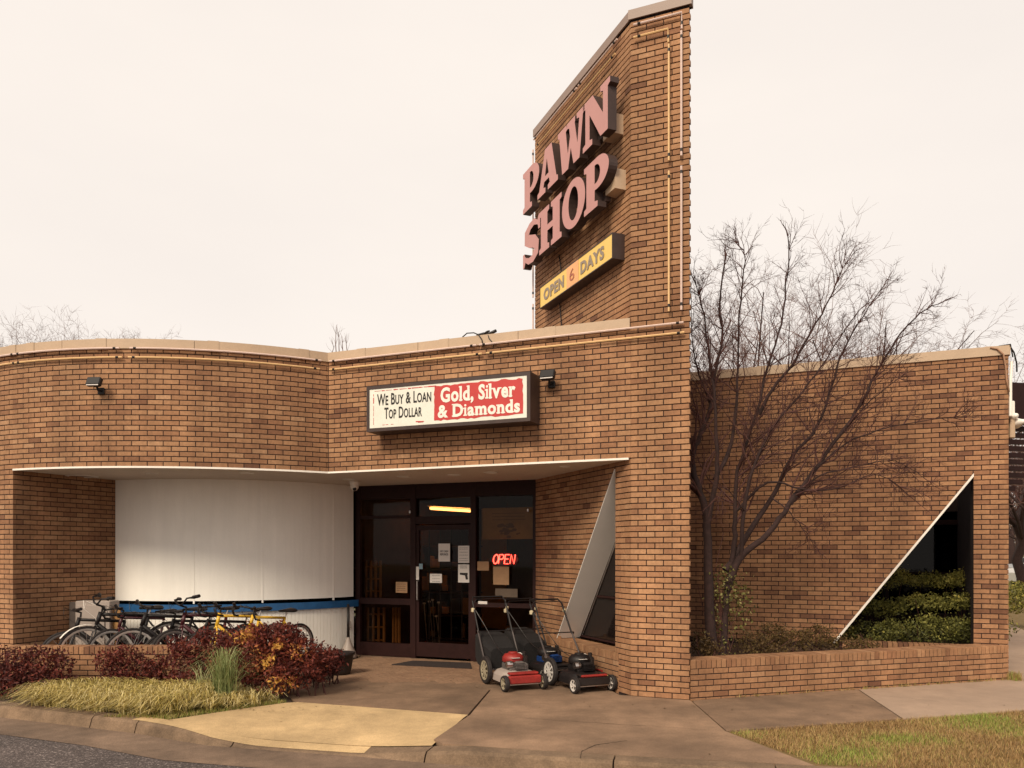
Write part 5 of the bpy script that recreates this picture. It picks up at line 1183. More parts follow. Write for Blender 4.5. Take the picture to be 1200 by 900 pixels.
def blob_points(n, blobs, shell=.55):
    """points through a set of ellipsoids, denser towards their outer shells"""
    w_ = np.array([b[3] * b[4] * b[5] for b in blobs]) ** .7; idx = rng.choice(len(blobs), n, p=w_ / w_.sum()); B_ = np.array(blobs)[idx]
    d = rng.normal(size=(n, 3)); d /= np.linalg.norm(d, axis=1)[:, None]; r = shell + (1 - shell) * rng.uniform(0, 1, n) ** .6; r *= np.where(rng.uniform(size=n) < .3, rng.uniform(.3, 1, n), 1)
    return B_[:, :3] + d * r[:, None] * B_[:, 3:6], idx
def shrub(name, label, cat, base, blobs, n, size, m_, tintf, group=None, stems=14, asp=.5, clump_n=0, crown='foliage'):
    t = empty(name, base, label=label, cat=cat, group=group); P, idx = blob_points(n, blobs)
    if clump_n:
        cs, _ = blob_points(clump_n, blobs, .75); k = rng.integers(0, clump_n, n); use = rng.uniform(size=n) < .75
        P = np.where(use[:, None], cs[k] + rng.normal(size=(n, 3)) * .035, P)
    else: k = idx
    P = P[P[:, 2] > .01 - 0 * P[:, 2]]; n = len(P); k = k[:n]
    V, Fc, Ti = leaves(P + np.array([0, 0, 0]), size, tintf(P, k), asp)
    link(crown, npmesh(crown, V, Fc, m_, tint=Ti), t)
    mb = MB()
    for i in range(stems):
        b = blobs[i % len(blobs)]; e = Vector((b[0] + rng.normal() * b[3] * .5, b[1] + rng.normal() * b[4] * .5, b[2] + abs(rng.normal()) * b[5] * .6)); s0 = Vector((b[0] + rng.normal() * .06, b[1] + rng.normal() * .06, base[2])) if n > 1000 else Vector(base); mid = (s0 + e) / 2 + Vector((rng.normal() * .04, rng.normal() * .04, 0))
        mb.tube([s0, mid, e], [.008, .006, .003], 4)
    mb.build('stems', TWIG, t)['kind'] = 'stuff'; return t
def noise3(P, f, s=0): return np.sin(P[:, 0] * f + s) * np.sin(P[:, 1] * f * 1.3 + s * 2) * np.sin(P[:, 2] * f * 1.7 + s * .7)
def red_t(bias, glow=None):
    def f(P, k):
        h = rng.uniform(size=int(k.max()) + 2)[k]; t = bias + .22 * (h - .5) * 2 + .16 * noise3(P, 6, 1) + rng.normal(size=len(P)) * .08
        for (x, y, z, r, v) in (glow or []): t += v * np.exp(-(((P[:, 0] - x) ** 2 + (P[:, 1] - y) ** 2 * .3 + (P[:, 2] - z) ** 2) / r ** 2))
        return t
    return f
GN = 'red-leaved nandina bushes along the low wall'
def bl(x, y, Y, rx, ry, rz): X, Yy, Z = pt(x, y, Y); return (X, Yy, Z, rx, ry, rz)
shrub('nandina_shrub', 'dark red bush at the far left below the brick pillar', 'shrub', (-6.3, 9.75, 0), [bl(-25, 800, 9.7, .4, .3, .33), bl(15, 787, 9.8, .38, .3, .30), bl(52, 783, 9.8, .33, .28, .26), bl(20, 800, 9.5, .5, .25, .2), bl(65, 803, 9.7, .22, .2, .18)], 6500, .05, L_RED, red_t(.34), GN, 30, clump_n=420)
shrub('nandina_shrub', 'small dark red bush before the middle of the low wall, bricks showing on both sides', 'shrub', (-4.75, 9.95, 0), [bl(128, 778, 9.95, .17, .15, .2), bl(150, 772, 9.95, .2, .15, .16), bl(182, 782, 9.9, .18, .15, .15), bl(145, 795, 9.85, .25, .15, .12), bl(188, 797, 9.9, .16, .12, .08)], 3000, .045, L_RED, red_t(.40), GN, 18, clump_n=220)
shrub('nandina_shrub', 'red bush behind the tall green grass clump', 'shrub', (-3.9, 9.75, 0), [bl(215, 776, 9.75, .2, .2, .28), bl(242, 764, 9.8, .25, .2, .27), bl(225, 797, 9.6, .26, .2, .15), bl(262, 770, 9.75, .18, .2, .25), bl(208, 757, 9.9, .12, .12, .12)], 4600, .047, L_RED, red_t(.44), GN, 20, clump_n=300)
gl = [(*pt(284, 744, 9.3), .13, .75), (*pt(311, 775, 9.15), .09, 1.0), (*pt(350, 766, 9.2), .12, .6), (*pt(325, 757, 9.25), .07, .8), (*pt(335, 803, 9.1), .13, .65), (*pt(300, 762, 9.2), .06, .55), (*pt(318, 800, 9.1), .08, .6)]
shrub('nandina_shrub', 'largest red bush, with orange and yellow leaf clusters, at the right end of the row', 'shrub', (-3.1, 9.5, 0), [bl(292, 765, 9.45, .30, .28, .30), bl(330, 755, 9.5, .30, .28, .24), bl(352, 775, 9.5, .30, .28, .30), bl(315, 790, 9.3, .34, .24, .24), bl(275, 758, 9.6, .2, .2, .22), bl(335, 745, 9.55, .2, .2, .14), bl(372, 772, 9.6, .2, .2, .16), bl(300, 745, 9.5, .2, .2, .13)], 9500, .048, L_RED, red_t(.43, gl), GN, 34, clump_n=620)
shrub('nandina_shrub', 'low dark red bush touching the black pot', 'shrub', (-2.45, 10.3, 0), [bl(385, 776, 10.3, .18, .18, .17), bl(372, 785, 10.1, .18, .18, .15), bl(392, 771, 10.4, .12, .12, .10)], 2300, .045, L_RED, red_t(.33), GN, 12, clump_n=170)

def blades(base, hgt, lean, width, tint, segs=3, curl=1.0):
    """arching grass blades; base (n,3), lean (n,2) horizontal reach"""
    n = len(base); V = []; dirn = lean / (np.linalg.norm(lean, axis=1)[:, None] + 1e-6); side = np.stack([-dirn[:, 1], dirn[:, 0], np.zeros(n)], 1)
    rows = []
    for i in range(segs + 1):
        u = i / segs; z = hgt * (math.sin(u * math.pi * .5 * (1 + .45 * curl)) if curl else u); xy = lean * (u ** 1.6); w_ = width * (1 - u * .85); c = base + np.concatenate([xy, z[:, None]], 1)
        rows += [c - side * w_[:, None] / 2, c + side * w_[:, None] / 2]
    V = np.stack(rows, 1); k = 2 * (segs + 1); Fc = []
    b = np.arange(n)[:, None] * k
    for i in range(segs): Fc.append(np.concatenate([b + 2 * i, b + 2 * i + 1, b + 2 * i + 3, b + 2 * i + 2], 1))
    return V.reshape(-1, 3), np.concatenate(Fc), np.tile(np.clip(tint, 0, 1), segs)
def pip(P, poly):
    x, y = P[:, 0], P[:, 1]; c = np.zeros(len(P), bool)
    for i in range(len(poly)):
        (x1, y1), (x2, y2) = poly[i], poly[i - 1]
        with np.errstate(divide='ignore', invalid='ignore'): c ^= ((y1 > y) != (y2 > y)) & (x < (x2 - x1) * (y - y1) / (y2 - y1) + x1)
    return c
def scatter(poly, n, z=0):
    a = np.array(poly); P = rng.uniform(a.min(0), a.max(0), size=(n * 3, 2)); P = P[pip(P, poly)][:n]; return np.concatenate([P, np.full((len(P), 1), z)], 1)
# liriope ground cover: tufts
lp = [(-5.42, 8.98), (-4.4, 8.56), (-3.75, 8.32), (-3.25, 8.62), (-2.75, 9.05), (-2.72, 9.35), (-3.3, 9.5), (-4.2, 9.45), (-5.1, 9.6), (-5.5, 9.35)]
tuf = scatter(lp, 300, -.01); k = rng.integers(0, len(tuf), 8500)
right = (tuf[k, 0] > -3.35); b_ = tuf[k] + rng.normal(size=(8500, 3)) * np.array([.028, .028, 0]); ang = rng.uniform(0, 2 * math.pi, 8500); ln = rng.uniform(.10, .30, 8500)
lean = np.stack([np.cos(ang), np.sin(ang)], 1) * ln[:, None] + np.array([-.13, -.10]) * rng.uniform(.2, 1.5, (8500, 1)); h_ = rng.uniform(.08, .25, 8500) * np.where(right, .75, 1)
Vv, Ff, Tt = blades(b_, h_, lean, rng.uniform(.009, .017, 8500), .62 + rng.normal(size=8500) * .26 + .25 * noise3(tuf[k] * np.array([1, 1, 0]) + 1, 2.2) + np.where(right, .12, 0), 4, 1.15)
o = link('liriope_ground_cover', npmesh('liriope_ground_cover', Vv, Ff, L_LIR, tint=Tt)); props(o, label='matted yellow-green blades of liriope covering the bed by the kerb', cat='ground cover', kind='stuff')
gp = [(-4.3, 8.32), (-3.55, 8.18), (-2.58, 9.12), (-2.72, 9.3), (-3.2, 8.8)]
P_ = scatter(gp, 5200, -.012); n = len(P_); a_ = rng.uniform(0, 6.28, n)
Vv, Ff, Tt = blades(P_, rng.uniform(.02, .05, n), np.stack([np.cos(a_), np.sin(a_)], 1) * .02, np.full(n, .005), .82 + rng.normal(size=n) * .12, 2, 0)
o = link('verge_grass', npmesh('verge_grass', Vv, Ff, L_TURF, tint=Tt)); props(o, label='short green grass edge between the liriope and the yellow ramp', cat='grass', kind='stuff')
# tall clumps
def tuft(label, X, Y, n, hmax, rad, m_=L_TALL, bias=.5):
    t = empty('grass_clump', (X, Y, 0), label=label, cat='ornamental grass'); a = rng.uniform(0, 6.28, n); b_ = np.stack([X + rng.normal(size=n) * .05, Y + rng.normal(size=n) * .05, np.zeros(n)], 1); l_ = rng.uniform(.05, rad, n)
    Vv, Ff, Tt = blades(b_, rng.uniform(.45, 1, n) * hmax, np.stack([np.cos(a), np.sin(a)], 1) * l_[:, None], rng.uniform(.006, .012, n), bias + rng.normal(size=n) * .2, 6, .55)
    link('blades', npmesh('blades', Vv, Ff, m_, tint=Tt), t)
X, Y = gr(263, 826); tuft('tall upright green ornamental grass clump in front of the red bushes', X, Y, 330, .66, .52)
X, Y = gr(228, 822); tuft('sparse pale arching grass blades left of the tall green clump', X, Y + .2, 34, .46, .42, L_TALL, 1.0)
# weeds at the planter foot
ws_ = []
for i in range(60):
    q = PLN.at(random.uniform(.6, LENp), 0, -.02); ws_.append((q.x, q.y, 0))
q = PLN.at(LENp, 0, -.03); ws_ += [(q.x + random.gauss(.05, .05), q.y + random.gauss(0, .05), 0) for i in range(60)]
ws_ = np.array(ws_); n = len(ws_) * 6; kk = rng.integers(0, len(ws_), n); a_ = rng.uniform(0, 6.28, n); b_ = ws_[kk] + rng.normal(size=(n, 3)) * np.array([.02, .01, 0])
Vv, Ff, Tt = blades(b_, rng.uniform(.02, .09, n) * np.where(kk > 60, 1.5, .6), np.stack([np.cos(a_), np.sin(a_)], 1) * .05, np.full(n, .006), .7 + rng.normal(size=n) * .2, 2, .5)
o = link('weeds', npmesh('weeds', Vv, Ff, L_TURF, tint=Tt)); props(o, label='small weeds growing at the foot of the planter wall', cat='weeds', kind='stuff')
# lawn blades
lp = [(2.08, 7.60), (2.5, 6.45), (4.2, 6.1), (6.2, 5.75), (7.3, 8.9), (5.58, 8.62)]
P_ = scatter(lp, 60000, -.012); n = len(P_); a_ = rng.uniform(0, 6.28, n); nz = noise3(P_ * np.array([1, 1, 0]) + np.array([.3, .8, 1]), 2.3) + .6 * noise3(P_ * np.array([1, 1, 0]) + np.array([1.3, .1, 1]), 5.3)
gpatch = np.zeros(n)
for (x, y, r_) in ((1095, 868, .30), (1040, 866, .2), (1190, 858, .5), (970, 893, .45), (870, 860, .2), (1150, 840, .35), (1010, 885, .2)):
    X, Y = gr(x, y); gpatch += np.exp(-((P_[:, 0] - X) ** 2 + (P_[:, 1] - Y) ** 2) / r_ ** 2)
ti = .43 + .26 * nz + rng.normal(size=n) * .2 + .42 * np.clip(gpatch, 0, 1)
Vv, Ff, Tt = blades(P_, rng.uniform(.015, .05, n), np.stack([np.cos(a_), np.sin(a_)], 1) * rng.uniform(.01, .05, (n, 1)), rng.uniform(.003, .007, n), ti, 2, 0)
o = link('lawn_grass', npmesh('lawn_grass', Vv, Ff, L_TURF, tint=Tt)); props(o, label='short mostly dormant brown turf with green patches beside the pavement', cat='grass', kind='stuff')
# hedge in the court, brown shrubs in the planter, vine leaves
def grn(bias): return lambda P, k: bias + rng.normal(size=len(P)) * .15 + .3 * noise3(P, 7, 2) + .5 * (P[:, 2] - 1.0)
hb = []
for x, y, Y, rx, rz_ in ((1095, 680, 12.6, .5, .11), (1135, 677, 12.5, .3, .12), (1045, 676, 12.7, .22, .16), (1010, 690, 12.8, .25, .12), (1100, 705, 12.15, .7, .12), (1145, 702, 12.1, .35, .13), (1030, 712, 12.3, .45, .12), (1085, 738, 11.75, .75, .19), (1135, 738, 11.7, .5, .2), (1020, 742, 11.9, .4, .16), (1160, 735, 11.5, .3, .2), (985, 742, 12.3, .35, .15)): hb.append(bl(x, y, Y, rx, .35, rz_))
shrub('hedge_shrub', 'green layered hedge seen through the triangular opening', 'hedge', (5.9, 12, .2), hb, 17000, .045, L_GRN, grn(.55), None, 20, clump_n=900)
shrub('planter_shrub', 'low brown-green shrub in the planter beside the slanting white edge', 'shrub', (4.1, 10.6, .3), [bl(930, 752, 10.6, .3, .2, .16), bl(985, 755, 10.75, .35, .2, .1), bl(960, 745, 10.8, .25, .2, .14), bl(1015, 756, 10.95, .2, .15, .08)], 3200, .035, L_BRN, lambda P, k: .45 + rng.normal(size=len(P)) * .2, 'brown-green shrubs in the planter', 20, clump_n=240)
shrub('planter_shrub', 'low brown-green shrub in the planter right of the tree trunks', 'shrub', (3.1, 10.3, .3), [bl(885, 755, 10.3, .25, .2, .16), bl(905, 745, 10.6, .2, .2, .18), bl(900, 762, 10.2, .3, .15, .08)], 2600, .035, L_BRN, lambda P, k: .4 + rng.normal(size=len(P)) * .2, 'brown-green shrubs in the planter', 20, clump_n=200)
shrub('planter_shrub', 'low dark shrub in the planter between the tower and the tree trunks', 'shrub', (2.35, 9.8, .3), [bl(820, 755, 9.85, .12, .15, .16), bl(835, 762, 9.75, .15, .1, .09)], 900, .035, L_BRN, lambda P, k: .3 + rng.normal(size=len(P)) * .2, 'brown-green shrubs in the planter', 8, clump_n=80)
P_ = []
for x, y, s_ in ((845, 700, 12), (840, 730, 14), (860, 690, 12), (865, 720, 14), (870, 700, 12), (850, 750, 12), (838, 690, 8), (852, 675, 8)):
    for i in range(95): P_.append(pt(x + random.gauss(0, s_ * .62), y + random.gauss(0, s_), 10.1 + random.gauss(0, .12)))
P_ = np.array(P_); Vv, Ff, Tt = leaves(P_, .04, .5 + rng.normal(size=len(P_)) * .3, .7); vn = empty('climbing_vine', (2.7, 10.1, .33), label='yellow-green leaves of a vine around the lower tree trunks', cat='vine'); link('foliage', npmesh('foliage', Vv, Ff, L_VINE, tint=Tt), vn)
mb = MB()
for i in range(14): a = Vector(pt(848 + random.gauss(0, 8), 768, 10.05)); b = Vector(pt(850 + random.gauss(0, 16), 690 + random.gauss(0, 18), 10.1)); mb.tube([a, (a + b) / 2 + Vector((random.gauss(0, .06), 0, 0)), b], .004, 4)
mb.build('stems', TWIG, vn)

# ================================================================== trees
class Twigs:
    def __init__(s): s.seg = []
    def branch(s, p, d, L_, r, lvl, maxl, up=.12, spread=.5, dens_=1.0, wob=.16, ratio=(.40, .65), rmin=.0016):
        """grow one limb as a bent chain and recurse"""
        n = 5 if lvl == 0 else 4; pts = [np.array(p, float)]; d = np.array(d, float); d /= np.linalg.norm(d); rs = [r]
        for i in range(n):
            d = d + rng.normal(size=3) * wob; d[2] += up * .5; d /= np.linalg.norm(d); pts.append(pts[-1] + d * L_ / n); rs.append(r * (1 - .75 * (i + 1) / n))
        s.seg.append((pts, rs, lvl))
        if lvl < maxl:
            k = int(rng.integers(3, 6) * dens_)
            for j in range(k):
                u = rng.uniform(.25, 1.0); i = min(n - 1, int(u * n)); q = pts[i] + (pts[i + 1] - pts[i]) * (u * n - i); dd = pts[i + 1] - pts[i]; dd /= np.linalg.norm(dd)
                sd = rng.normal(size=3); sd -= sd @ dd * dd; sd /= np.linalg.norm(sd)
                s.branch(q, dd + sd * rng.uniform(.6, 1.2) * spread * 1.3, L_ * rng.uniform(*ratio), max(rmin, rs[i] * .5), lvl + 1, maxl, up, spread, dens_, wob, ratio, rmin)
    def mesh(s, name, m_, lo, hi, parent, nmin=3):
        V = []; Fq = []; c = 0
        for pts, rs, lvl in s.seg:
            if not (lo <= lvl <= hi): continue
            n = 7 if lvl == 0 else (4 if lvl == 1 else 3); P = np.array(pts); N = len(P); t = np.gradient(P, axis=0); t /= np.linalg.norm(t, axis=1)[:, None] + 1e-9
            up_ = np.array([0, 0, 1.]) if abs(t[0, 2]) < .8 else np.array([1., 0, 0]); a = np.cross(t, up_); a /= np.linalg.norm(a, axis=1)[:, None] + 1e-9; b = np.cross(a, t); th = np.arange(n) * 2 * math.pi / n; rr = np.array(rs)[:, None, None]
            ring = P[:, None, :] + (a[:, None, :] * np.cos(th)[None, :, None] + b[:, None, :] * np.sin(th)[None, :, None]) * rr
            V.append(ring.reshape(-1, 3)); i = np.arange(N - 1)[:, None]; k = np.arange(n)[None, :]; k2 = (k + 1) % n
            Fq.append((np.stack([i * n + k, i * n + k2, (i + 1) * n + k2, (i + 1) * n + k], -1) + c).reshape(-1, 4)); c += N * n
        return link(name, npmesh(name, np.concatenate(V), np.concatenate(Fq), m_, smooth=True), parent)
rng = np.random.default_rng(11)
tree = empty('bare_tree', (2.62, 9.95, .33), label='bare multi-stemmed tree with reddish branches in the planter beside the tower', cat='tree')
tw = Twigs()
STEMS = [
 ([(837, 775, 9.95), (831, 720, 9.95), (829, 650, 9.95), (829, 605, 9.95), (819, 577, 9.95), (812, 550, 10), (813, 528, 10), (823, 505, 10.05), (834, 475, 10.1), (838, 440, 10.15), (846, 395, 10.2), (843, 355, 10.25), (850, 300, 10.3)], .085, .014),
 ([(829, 610, 9.95), (838, 560, 9.9), (840, 520, 9.85), (838, 470, 9.8), (832, 420, 9.75), (824, 370, 9.7), (814, 330, 9.7)], .045, .008),
 ([(846, 772, 10.05), (850, 720, 10.1), (852, 690, 10.1), (860, 640, 10.15), (862, 600, 10.15), (863, 560, 10.15), (873, 525, 10.1), (888, 485, 10.1), (899, 430, 10.1), (915, 380, 10.1), (924, 320, 10.05), (924, 275, 10)], .06, .010),
 ([(852, 690, 10.1), (868, 655, 10.05), (900, 625, 10.0), (925, 590, 10.0), (950, 555, 10.0), (985, 510, 9.95), (1010, 475, 9.9), (1027, 438, 9.9), (1050, 398, 9.85), (1078, 368, 9.8), (1105, 353, 9.8)], .06, .007),
 ([(850, 668, 10.1), (880, 620, 10.25), (908, 575, 10.3), (928, 538, 10.35), (958, 500, 10.4), (975, 452, 10.4), (987, 410, 10.4), (1012, 370, 10.4), (1036, 335, 10.4)], .05, .007),
 ([(888, 485, 10.1), (905, 455, 10.0), (930, 425, 9.9), (950, 388, 9.85), (972, 350, 9.8), (985, 322, 9.8), (995, 300, 9.8)], .03, .006),
 ([(838, 560, 9.9), (857, 515, 10.2), (864, 460, 10.3), (866, 400, 10.3), (868, 340, 10.3), (873, 300, 10.3), (862, 282, 10.3)], .035, .006),
 ([(868, 655, 10.05), (872, 600, 9.9), (883, 550, 9.85), (903, 505, 9.8), (935, 465, 9.75), (960, 430, 9.7), (990, 385, 9.7), (1020, 350, 9.7)], .035, .006),
 ([(862, 600, 10.15), (900, 565, 10.0), (940, 573, 9.9), (985, 572, 9.85), (1030, 558, 9.8), (1075, 588, 9.8)], .022, .005),
 ([(925, 590, 10.0), (960, 560, 9.95), (1010, 545, 9.9), (1050, 540, 9.9), (1090, 565, 9.9)], .018, .004),
 ([(950, 555, 10.0), (990, 520, 9.9), (1030, 505, 9.85), (1090, 492, 9.8), (1140, 490, 9.8)], .018, .004),
 ([(870, 600, 9.9), (848, 570, 9.7), (838, 600, 9.6)], .01, .003), ([(905, 585, 9.9), (925, 600, 9.8), (945, 625, 9.8), (960, 645, 9.8)], .012, .003),
 ([(834, 475, 10.1), (818, 440, 10.1), (811, 400, 10.1), (812, 350, 10.1)], .02, .005), ([(985, 510, 9.95), (1020, 470, 9.9), (1060, 440, 9.9)], .015, .004),
]
for S_, ra, rb in STEMS:
    P = [np.array(pt(*q)) + rng.normal(size=3) * .008 for q in S_]
    # densify with a smooth curve
    D = []
    for i in range(len(P) - 1):
        p0_, p1_, p2_, p3_ = P[max(0, i - 1)], P[i], P[i + 1], P[min(len(P) - 1, i + 2)]
        for j in range(4): u = j / 4; D.append(.5 * ((2 * p1_) + (-p0_ + p2_) * u + (2 * p0_ - 5 * p1_ + 4 * p2_ - p3_) * u * u + (-p0_ + 3 * p1_ - 3 * p2_ + p3_) * u ** 3) + rng.normal(size=3) * .006)
    D.append(P[-1]); N = len(D); rs = [ra + (rb * .6 - ra) * (i / (N - 1)) ** .55 for i in range(N)]; tw.seg.append((D, rs, 0))
    LL_ = sum(np.linalg.norm(D[i + 1] - D[i]) for i in range(N - 1))
    for j in range(int(LL_ * 10.0) + 4):
        u = rng.uniform(.30, 1.0) if ra > .02 else rng.uniform(.3, 1); i = min(N - 2, int(u * (N - 1)))
        if D[i][2] < 1.6: continue
        dd = D[i + 1] - D[i]; dd /= np.linalg.norm(dd); sd = rng.normal(size=3); sd[1] *= .8; sd /= np.linalg.norm(sd)
        tw.branch(D[i], dd * .9 + sd * .75 + np.array([0, 0, .15]), rng.uniform(.3, 1.0) * (1.2 - u * .75) * (.7 if ra < .02 else 1), max(.0055, rs[i] * .48), 1, 3, .08, .62, 1.0, .2, (.38, .58), .002)
    tw.branch(D[-1], D[-1] - D[-3], .22, rb, 1, 2, .1, .5, 1.1)
tw.mesh('trunk', BARK, 0, 0, tree); tw.mesh('crown', TWIG, 1, 9, tree)

def fartree(label, x, Y, h_, seed, sprd=.55, trunk_r=.16, fork=.25, levels=4, m_=FTWIG, dens_=1.75, z0=0, group='bare trees behind the building', mesh_from=None, lean=0):
    global rng
    X = (x - 600) * Y / FPX; t = empty('bare_tree', (X, Y, z0), label=label, cat='tree', group=group)
    if mesh_from is not None:
        s_ = h_ / mesh_from['h']
        for ch in [c for c in mesh_from.children]:
            c = ch.copy(); COL.objects.link(c); c.parent = t; c.location = (0, 0, 0); 
        t.scale = (s_, s_, s_); t.rotation_euler = (0, 0, seed * 1.3); return t
    rng = np.random.default_rng(seed); tw = Twigs(); H0 = h_ * fork; trunk = [np.array((rng.normal() * .05 * i + lean * i, rng.normal() * .05 * i, H0 * i / 4)) for i in range(5)]
    tw.seg.append((trunk, [trunk_r * (1 - .08 * i) for i in range(5)], 0))
    for k in range(13):
        a = k * 2.4 + rng.uniform(-.3, .3); i0 = 4 if k < 7 else 3; sp_ = sprd * rng.uniform(.35, 1.5)
        tw.branch(trunk[i0], (math.cos(a) * sp_, math.sin(a) * sp_, 1), (h_ - H0) * rng.uniform(.55, .74) / math.sqrt(1 + .25 * sp_ ** 2), trunk_r * .4, 1, levels, .02, .75, dens_, .2, (.30, .48), .0045)
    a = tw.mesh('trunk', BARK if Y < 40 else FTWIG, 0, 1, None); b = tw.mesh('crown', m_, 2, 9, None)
    for o in (a, b): o.parent = t; o.location = (0, 0, 0)
    t['h'] = h_; return t
f1 = fartree('bare tree with a rounded twiggy top behind the roof, left one of the middle pair', 88, 34, 12.9, 21, .6)
f2 = fartree('bare tree with a rounded twiggy top behind the roof, right one of the middle pair', 135, 33, 12.7, 22, .62)
fartree('bare tree at the far left edge behind the curved roof', 5, 38, 14.0, 3, mesh_from=f1); fartree('low bare tree behind the roof right of the middle pair', 172, 40, 13.8, 5, mesh_from=f2)
fartree('low bare tree behind the curved roof, between the left edge and the pair', 50, 42, 14.8, 7, mesh_from=f2)
for i_, (x_, Y_, h_, r_) in enumerate(((28, 40, 15.0, 2), (70, 45, 16.2, 4), (110, 42, 15.6, 6), (150, 46, 16.3, 8), (-5, 44, 16.5, 9))):
    fartree(('thin bare crown in the far left row, first from the edge inward', 'bare crown in the far left row under the left rounded top', 'bare crown in the far left row between the two rounded tops', 'bare crown in the far left row under the right rounded top', 'bare crown cut by the left edge of the view')[i_], x_, Y_, h_, r_, mesh_from=(f1, f2)[i_ % 2])
f3 = fartree('broad bare tree behind the rear wing, directly behind the planter tree', 985, 26, 13.2, 31, .55); 
f4 = fartree('bare tree behind the rear wing next to the tower', 870, 27, 12.8, 32, .5); fartree('bare tree behind the rear wing with the rightmost crown above its roof', 1035, 29, 13.6, 9, mesh_from=f3); fartree('bare tree behind the rear wing between its two taller neighbours', 925, 30, 13.5, 4, mesh_from=f4)
f5 = fartree('dark bare tree beside the side street with a stout trunk', 1200, 33, 9.5, 41, .7, .24, .3, m_=TWIG, lean=-.05)
fartree('bare tree far down the side street', 1215, 48, 13.5, 6, mesh_from=f3, group='bare trees down the side street'); fartree('bare tree beyond the parked cars', 1180, 60, 13, 2, mesh_from=f5, group='bare trees down the side street')
fartree('bare tree rising at the right edge above the wall end', 1235, 26, 10.5, 8, mesh_from=f4, group='bare trees down the side street')
fartree('bare tree in the side street, behind the nearer parked car', 1192, 44, 13, 5, mesh_from=f3, group='bare trees down the side street'); fartree('bare tree in the side street, rightmost and farthest', 1208, 70, 17, 1, mesh_from=f4, group='bare trees down the side street')
# twiggy saplings on the roof
rng = np.random.default_rng(5); wd = empty('roof_sapling', (-2.4, 14, 4.2), label='thin pale saplings sticking up behind the roof valley', cat='sapling'); tw = Twigs()
for x, h_ in ((389, 398), (393, 378), (396, 383), (401, 392), (405, 395)):
    a = np.array(pt(x + 2, 430, 14)); b = np.array(pt(x, h_, 14)); D = [a + (b - a) * i / 4 + rng.normal(size=3) * .015 for i in range(5)]; tw.seg.append((D, [.010, .009, .007, .005, .002], 1))
    for j in range(5): i = int(rng.integers(2, 4)); tw.branch(D[i], (b - a) / np.linalg.norm(b - a) + rng.normal(size=3) * .5, .2, .003, 2, 2, .1)
tw.mesh('stems', FTWIG, 0, 9, wd)

# ================================================================== far right: cars, house, slatted canopy
def car(loc, rz, m_, label):
    t = empty('parked_car', loc, rz, label=label, cat='car', group='cars parked along the side street')
    prof = [(-2.2, .35), (-2.22, .75), (-2.0, .95), (-1.35, 1.0), (-.75, 1.42), (.45, 1.42), (1.15, 1.0), (1.95, .85), (2.2, .65), (2.2, .35)]
    mb = MB(); n = len(prof); vs = []
    for y, k in ((-.88, 0), (-.78, 1), (.78, 1), (.88, 0)): vs += [(x * (1 if not k else .985), y * (.86 if z > 1.05 else 1), z + (0 if not k else .02)) for x, z in prof]
    mb.add(vs, [(j * n + i, j * n + (i + 1) % n, (j + 1) * n + (i + 1) % n, (j + 1) * n + i) for j in range(3) for i in range(n)] + [tuple(range(n)), tuple(range(4 * n - 1, 3 * n - 1, -1))]); mb.build('body', m_, t, False)
    for sd in (-1, 1):
        for pl2 in ([(-1.2, 1.04), (-.72, 1.35), (-.2, 1.35), (-.2, 1.04)], [(-.12, 1.04), (-.12, 1.35), (.4, 1.35), (.95, 1.04)]):
            mb = MB(); mb.add([(x, sd * (.835 if z < 1.1 else .79), z) for x, z in pl2], [(0, 1, 2, 3)]); mb.build('window', INK, t, False)
    mb = MB(); mb.add([(1.12, -.66, 1.05), (1.12, .66, 1.05), (.52, .6, 1.43), (.52, -.6, 1.43)], [(0, 1, 2, 3)]); mb.add([(-1.38, -.66, 1.05), (-1.38, .66, 1.05), (-.82, .6, 1.43), (-.82, -.6, 1.43)], [(0, 1, 2, 3)]); mb.build('windscreen', INK, t, False)
    for x in (-1.35, 1.4):
        for sd in (-1, 1): a, b = MB(), MB(); wheel(a, b, (x, sd * .82, .32), .32, .2, 5); wo = a.build('wheel', RUBBER, t, False); b.build('wheel_rim', ALU, wo, False)
    for sd in (-1, 1): mb = MB(); mb.box((2.17, sd * .62, .70), (.06, .3, .12), bev=.02); mb.build('headlight', TRIMW, t, False); mb = MB(); mb.box((-2.19, sd * .66, .78), (.06, .25, .14), bev=.02); mb.build('tail_light', REDP, t, False)
    return t
c1 = car(((1238 - 600) * 38 / FPX, 38, 0), R(6), CARP, 'white car parked beyond the right end of the wall, the nearer one')
car(((1222 - 600) * 52 / FPX, 52, 0), R(8), mat('silver_car_paint', (.4, .4, .4), .3, .05, 5, metal=.3), 'pale car parked farther back beyond the wall end')
cn = empty('slatted_canopy', (7.6, 12.3, 2.6), label='dark brown slatted canopy jutting out behind the right end of the wing wall', cat='canopy')
c0_ = np.array([6.95, 11.3])
mb = MB(); a = (7.05, 11.35); b = (8.6, 12.4)
for i in range(11):
    z = 3.55 - i * .10; l = 1.0 - i * .085; mb2 = MB(); mb2.box((7.0 + l * .75, 11.55 + l * .3, z), (l * 1.6, .05, .07), rz=.2); mb2.build('slat', BRONZE, cn)
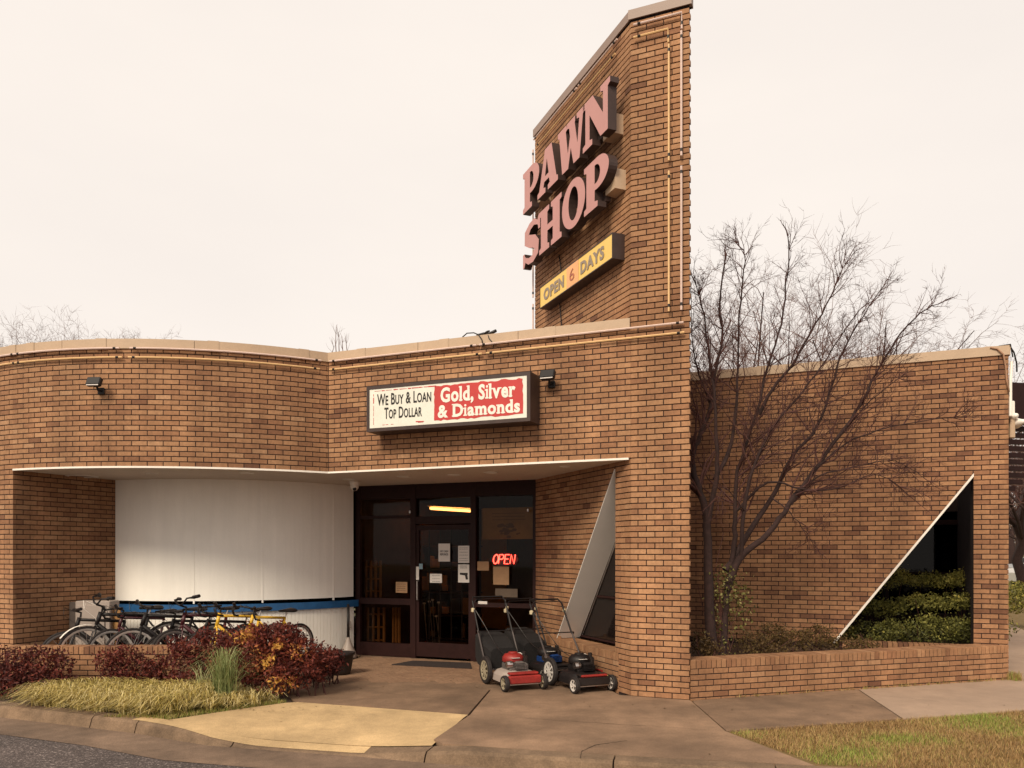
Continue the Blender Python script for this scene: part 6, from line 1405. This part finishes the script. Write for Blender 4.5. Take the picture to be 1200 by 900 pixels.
mb.box((7.9, 11.9, 3.92), (1.7, .5, .52), rz=.2); mb.build('fascia', BRONZE, cn)
sh = empty('roadside_shrub', (11.6, 18, 0)); props(sh, label='small green shrub on the verge just past the wall end', cat='shrub')
Pq, _ = blob_points(1500, [(*pt(1190, 700, 18), .4, .4, .38)]); Vv, Ff, Tt = leaves(Pq, .07, .6 + rng.normal(size=len(Pq)) * .2); link('foliage', npmesh('foliage', Vv, Ff, L_GRN, tint=Tt), sh)
# distant wooded backdrop: a belt of scrub that closes the horizon at the right
Pq = np.stack([rng.uniform(25, 120, 26000), rng.uniform(70, 95, 26000), rng.gamma(3, 1.3, 26000)], 1); Pq2 = Pq.copy(); Pq2[:, 0] = rng.uniform(-120, 25, 26000); Pq = np.concatenate([Pq, Pq2])
Vv, Ff, Tt = leaves(Pq, .9, .5 + rng.normal(size=len(Pq)) * .3, .16, 0); o = link('distant_scrub', npmesh('distant_scrub', Vv, Ff, tintmat('scrub_twigs', [(0, (.10, .065, .05)), (1, (.24, .17, .13))], .9), tint=Tt)); props(o, label='brown leafless scrub far off along the horizon', cat='woodland', kind='stuff')

# fallen leaves and litter on the paving
rng = np.random.default_rng(77)
fl_ = []
for (x, y, n_, sx, sy) in ((420, 800, 14, 30, 8), (330, 828, 20, 40, 5), (520, 795, 8, 40, 8), (760, 822, 10, 60, 6), (1000, 825, 12, 110, 8), (240, 868, 16, 120, 10), (650, 880, 10, 90, 10)):
    for i in range(n_):
        q = gr(x + rng.normal() * sx, y + abs(rng.normal()) * sy); fl_.append((q[0], q[1], .006))
fl_ = np.array(fl_); ok = fl_[:, 1] > np.interp(fl_[:, 0], [p[0] for p in KERB], [p[1] for p in KERB]) + .2; fl_ = fl_[ok]
Vv, Ff, Tt = leaves(fl_, .035, rng.uniform(.1, .8, len(fl_)), .6, 3); Vv[:, 2] = np.abs(Vv[:, 2] - .006) * .3 + .005
o = link('fallen_leaves', npmesh('fallen_leaves', Vv, Ff, L_BRN, tint=Tt)); props(o, label='small brown fallen leaves scattered on the pavement', cat='leaf litter', kind='stuff')
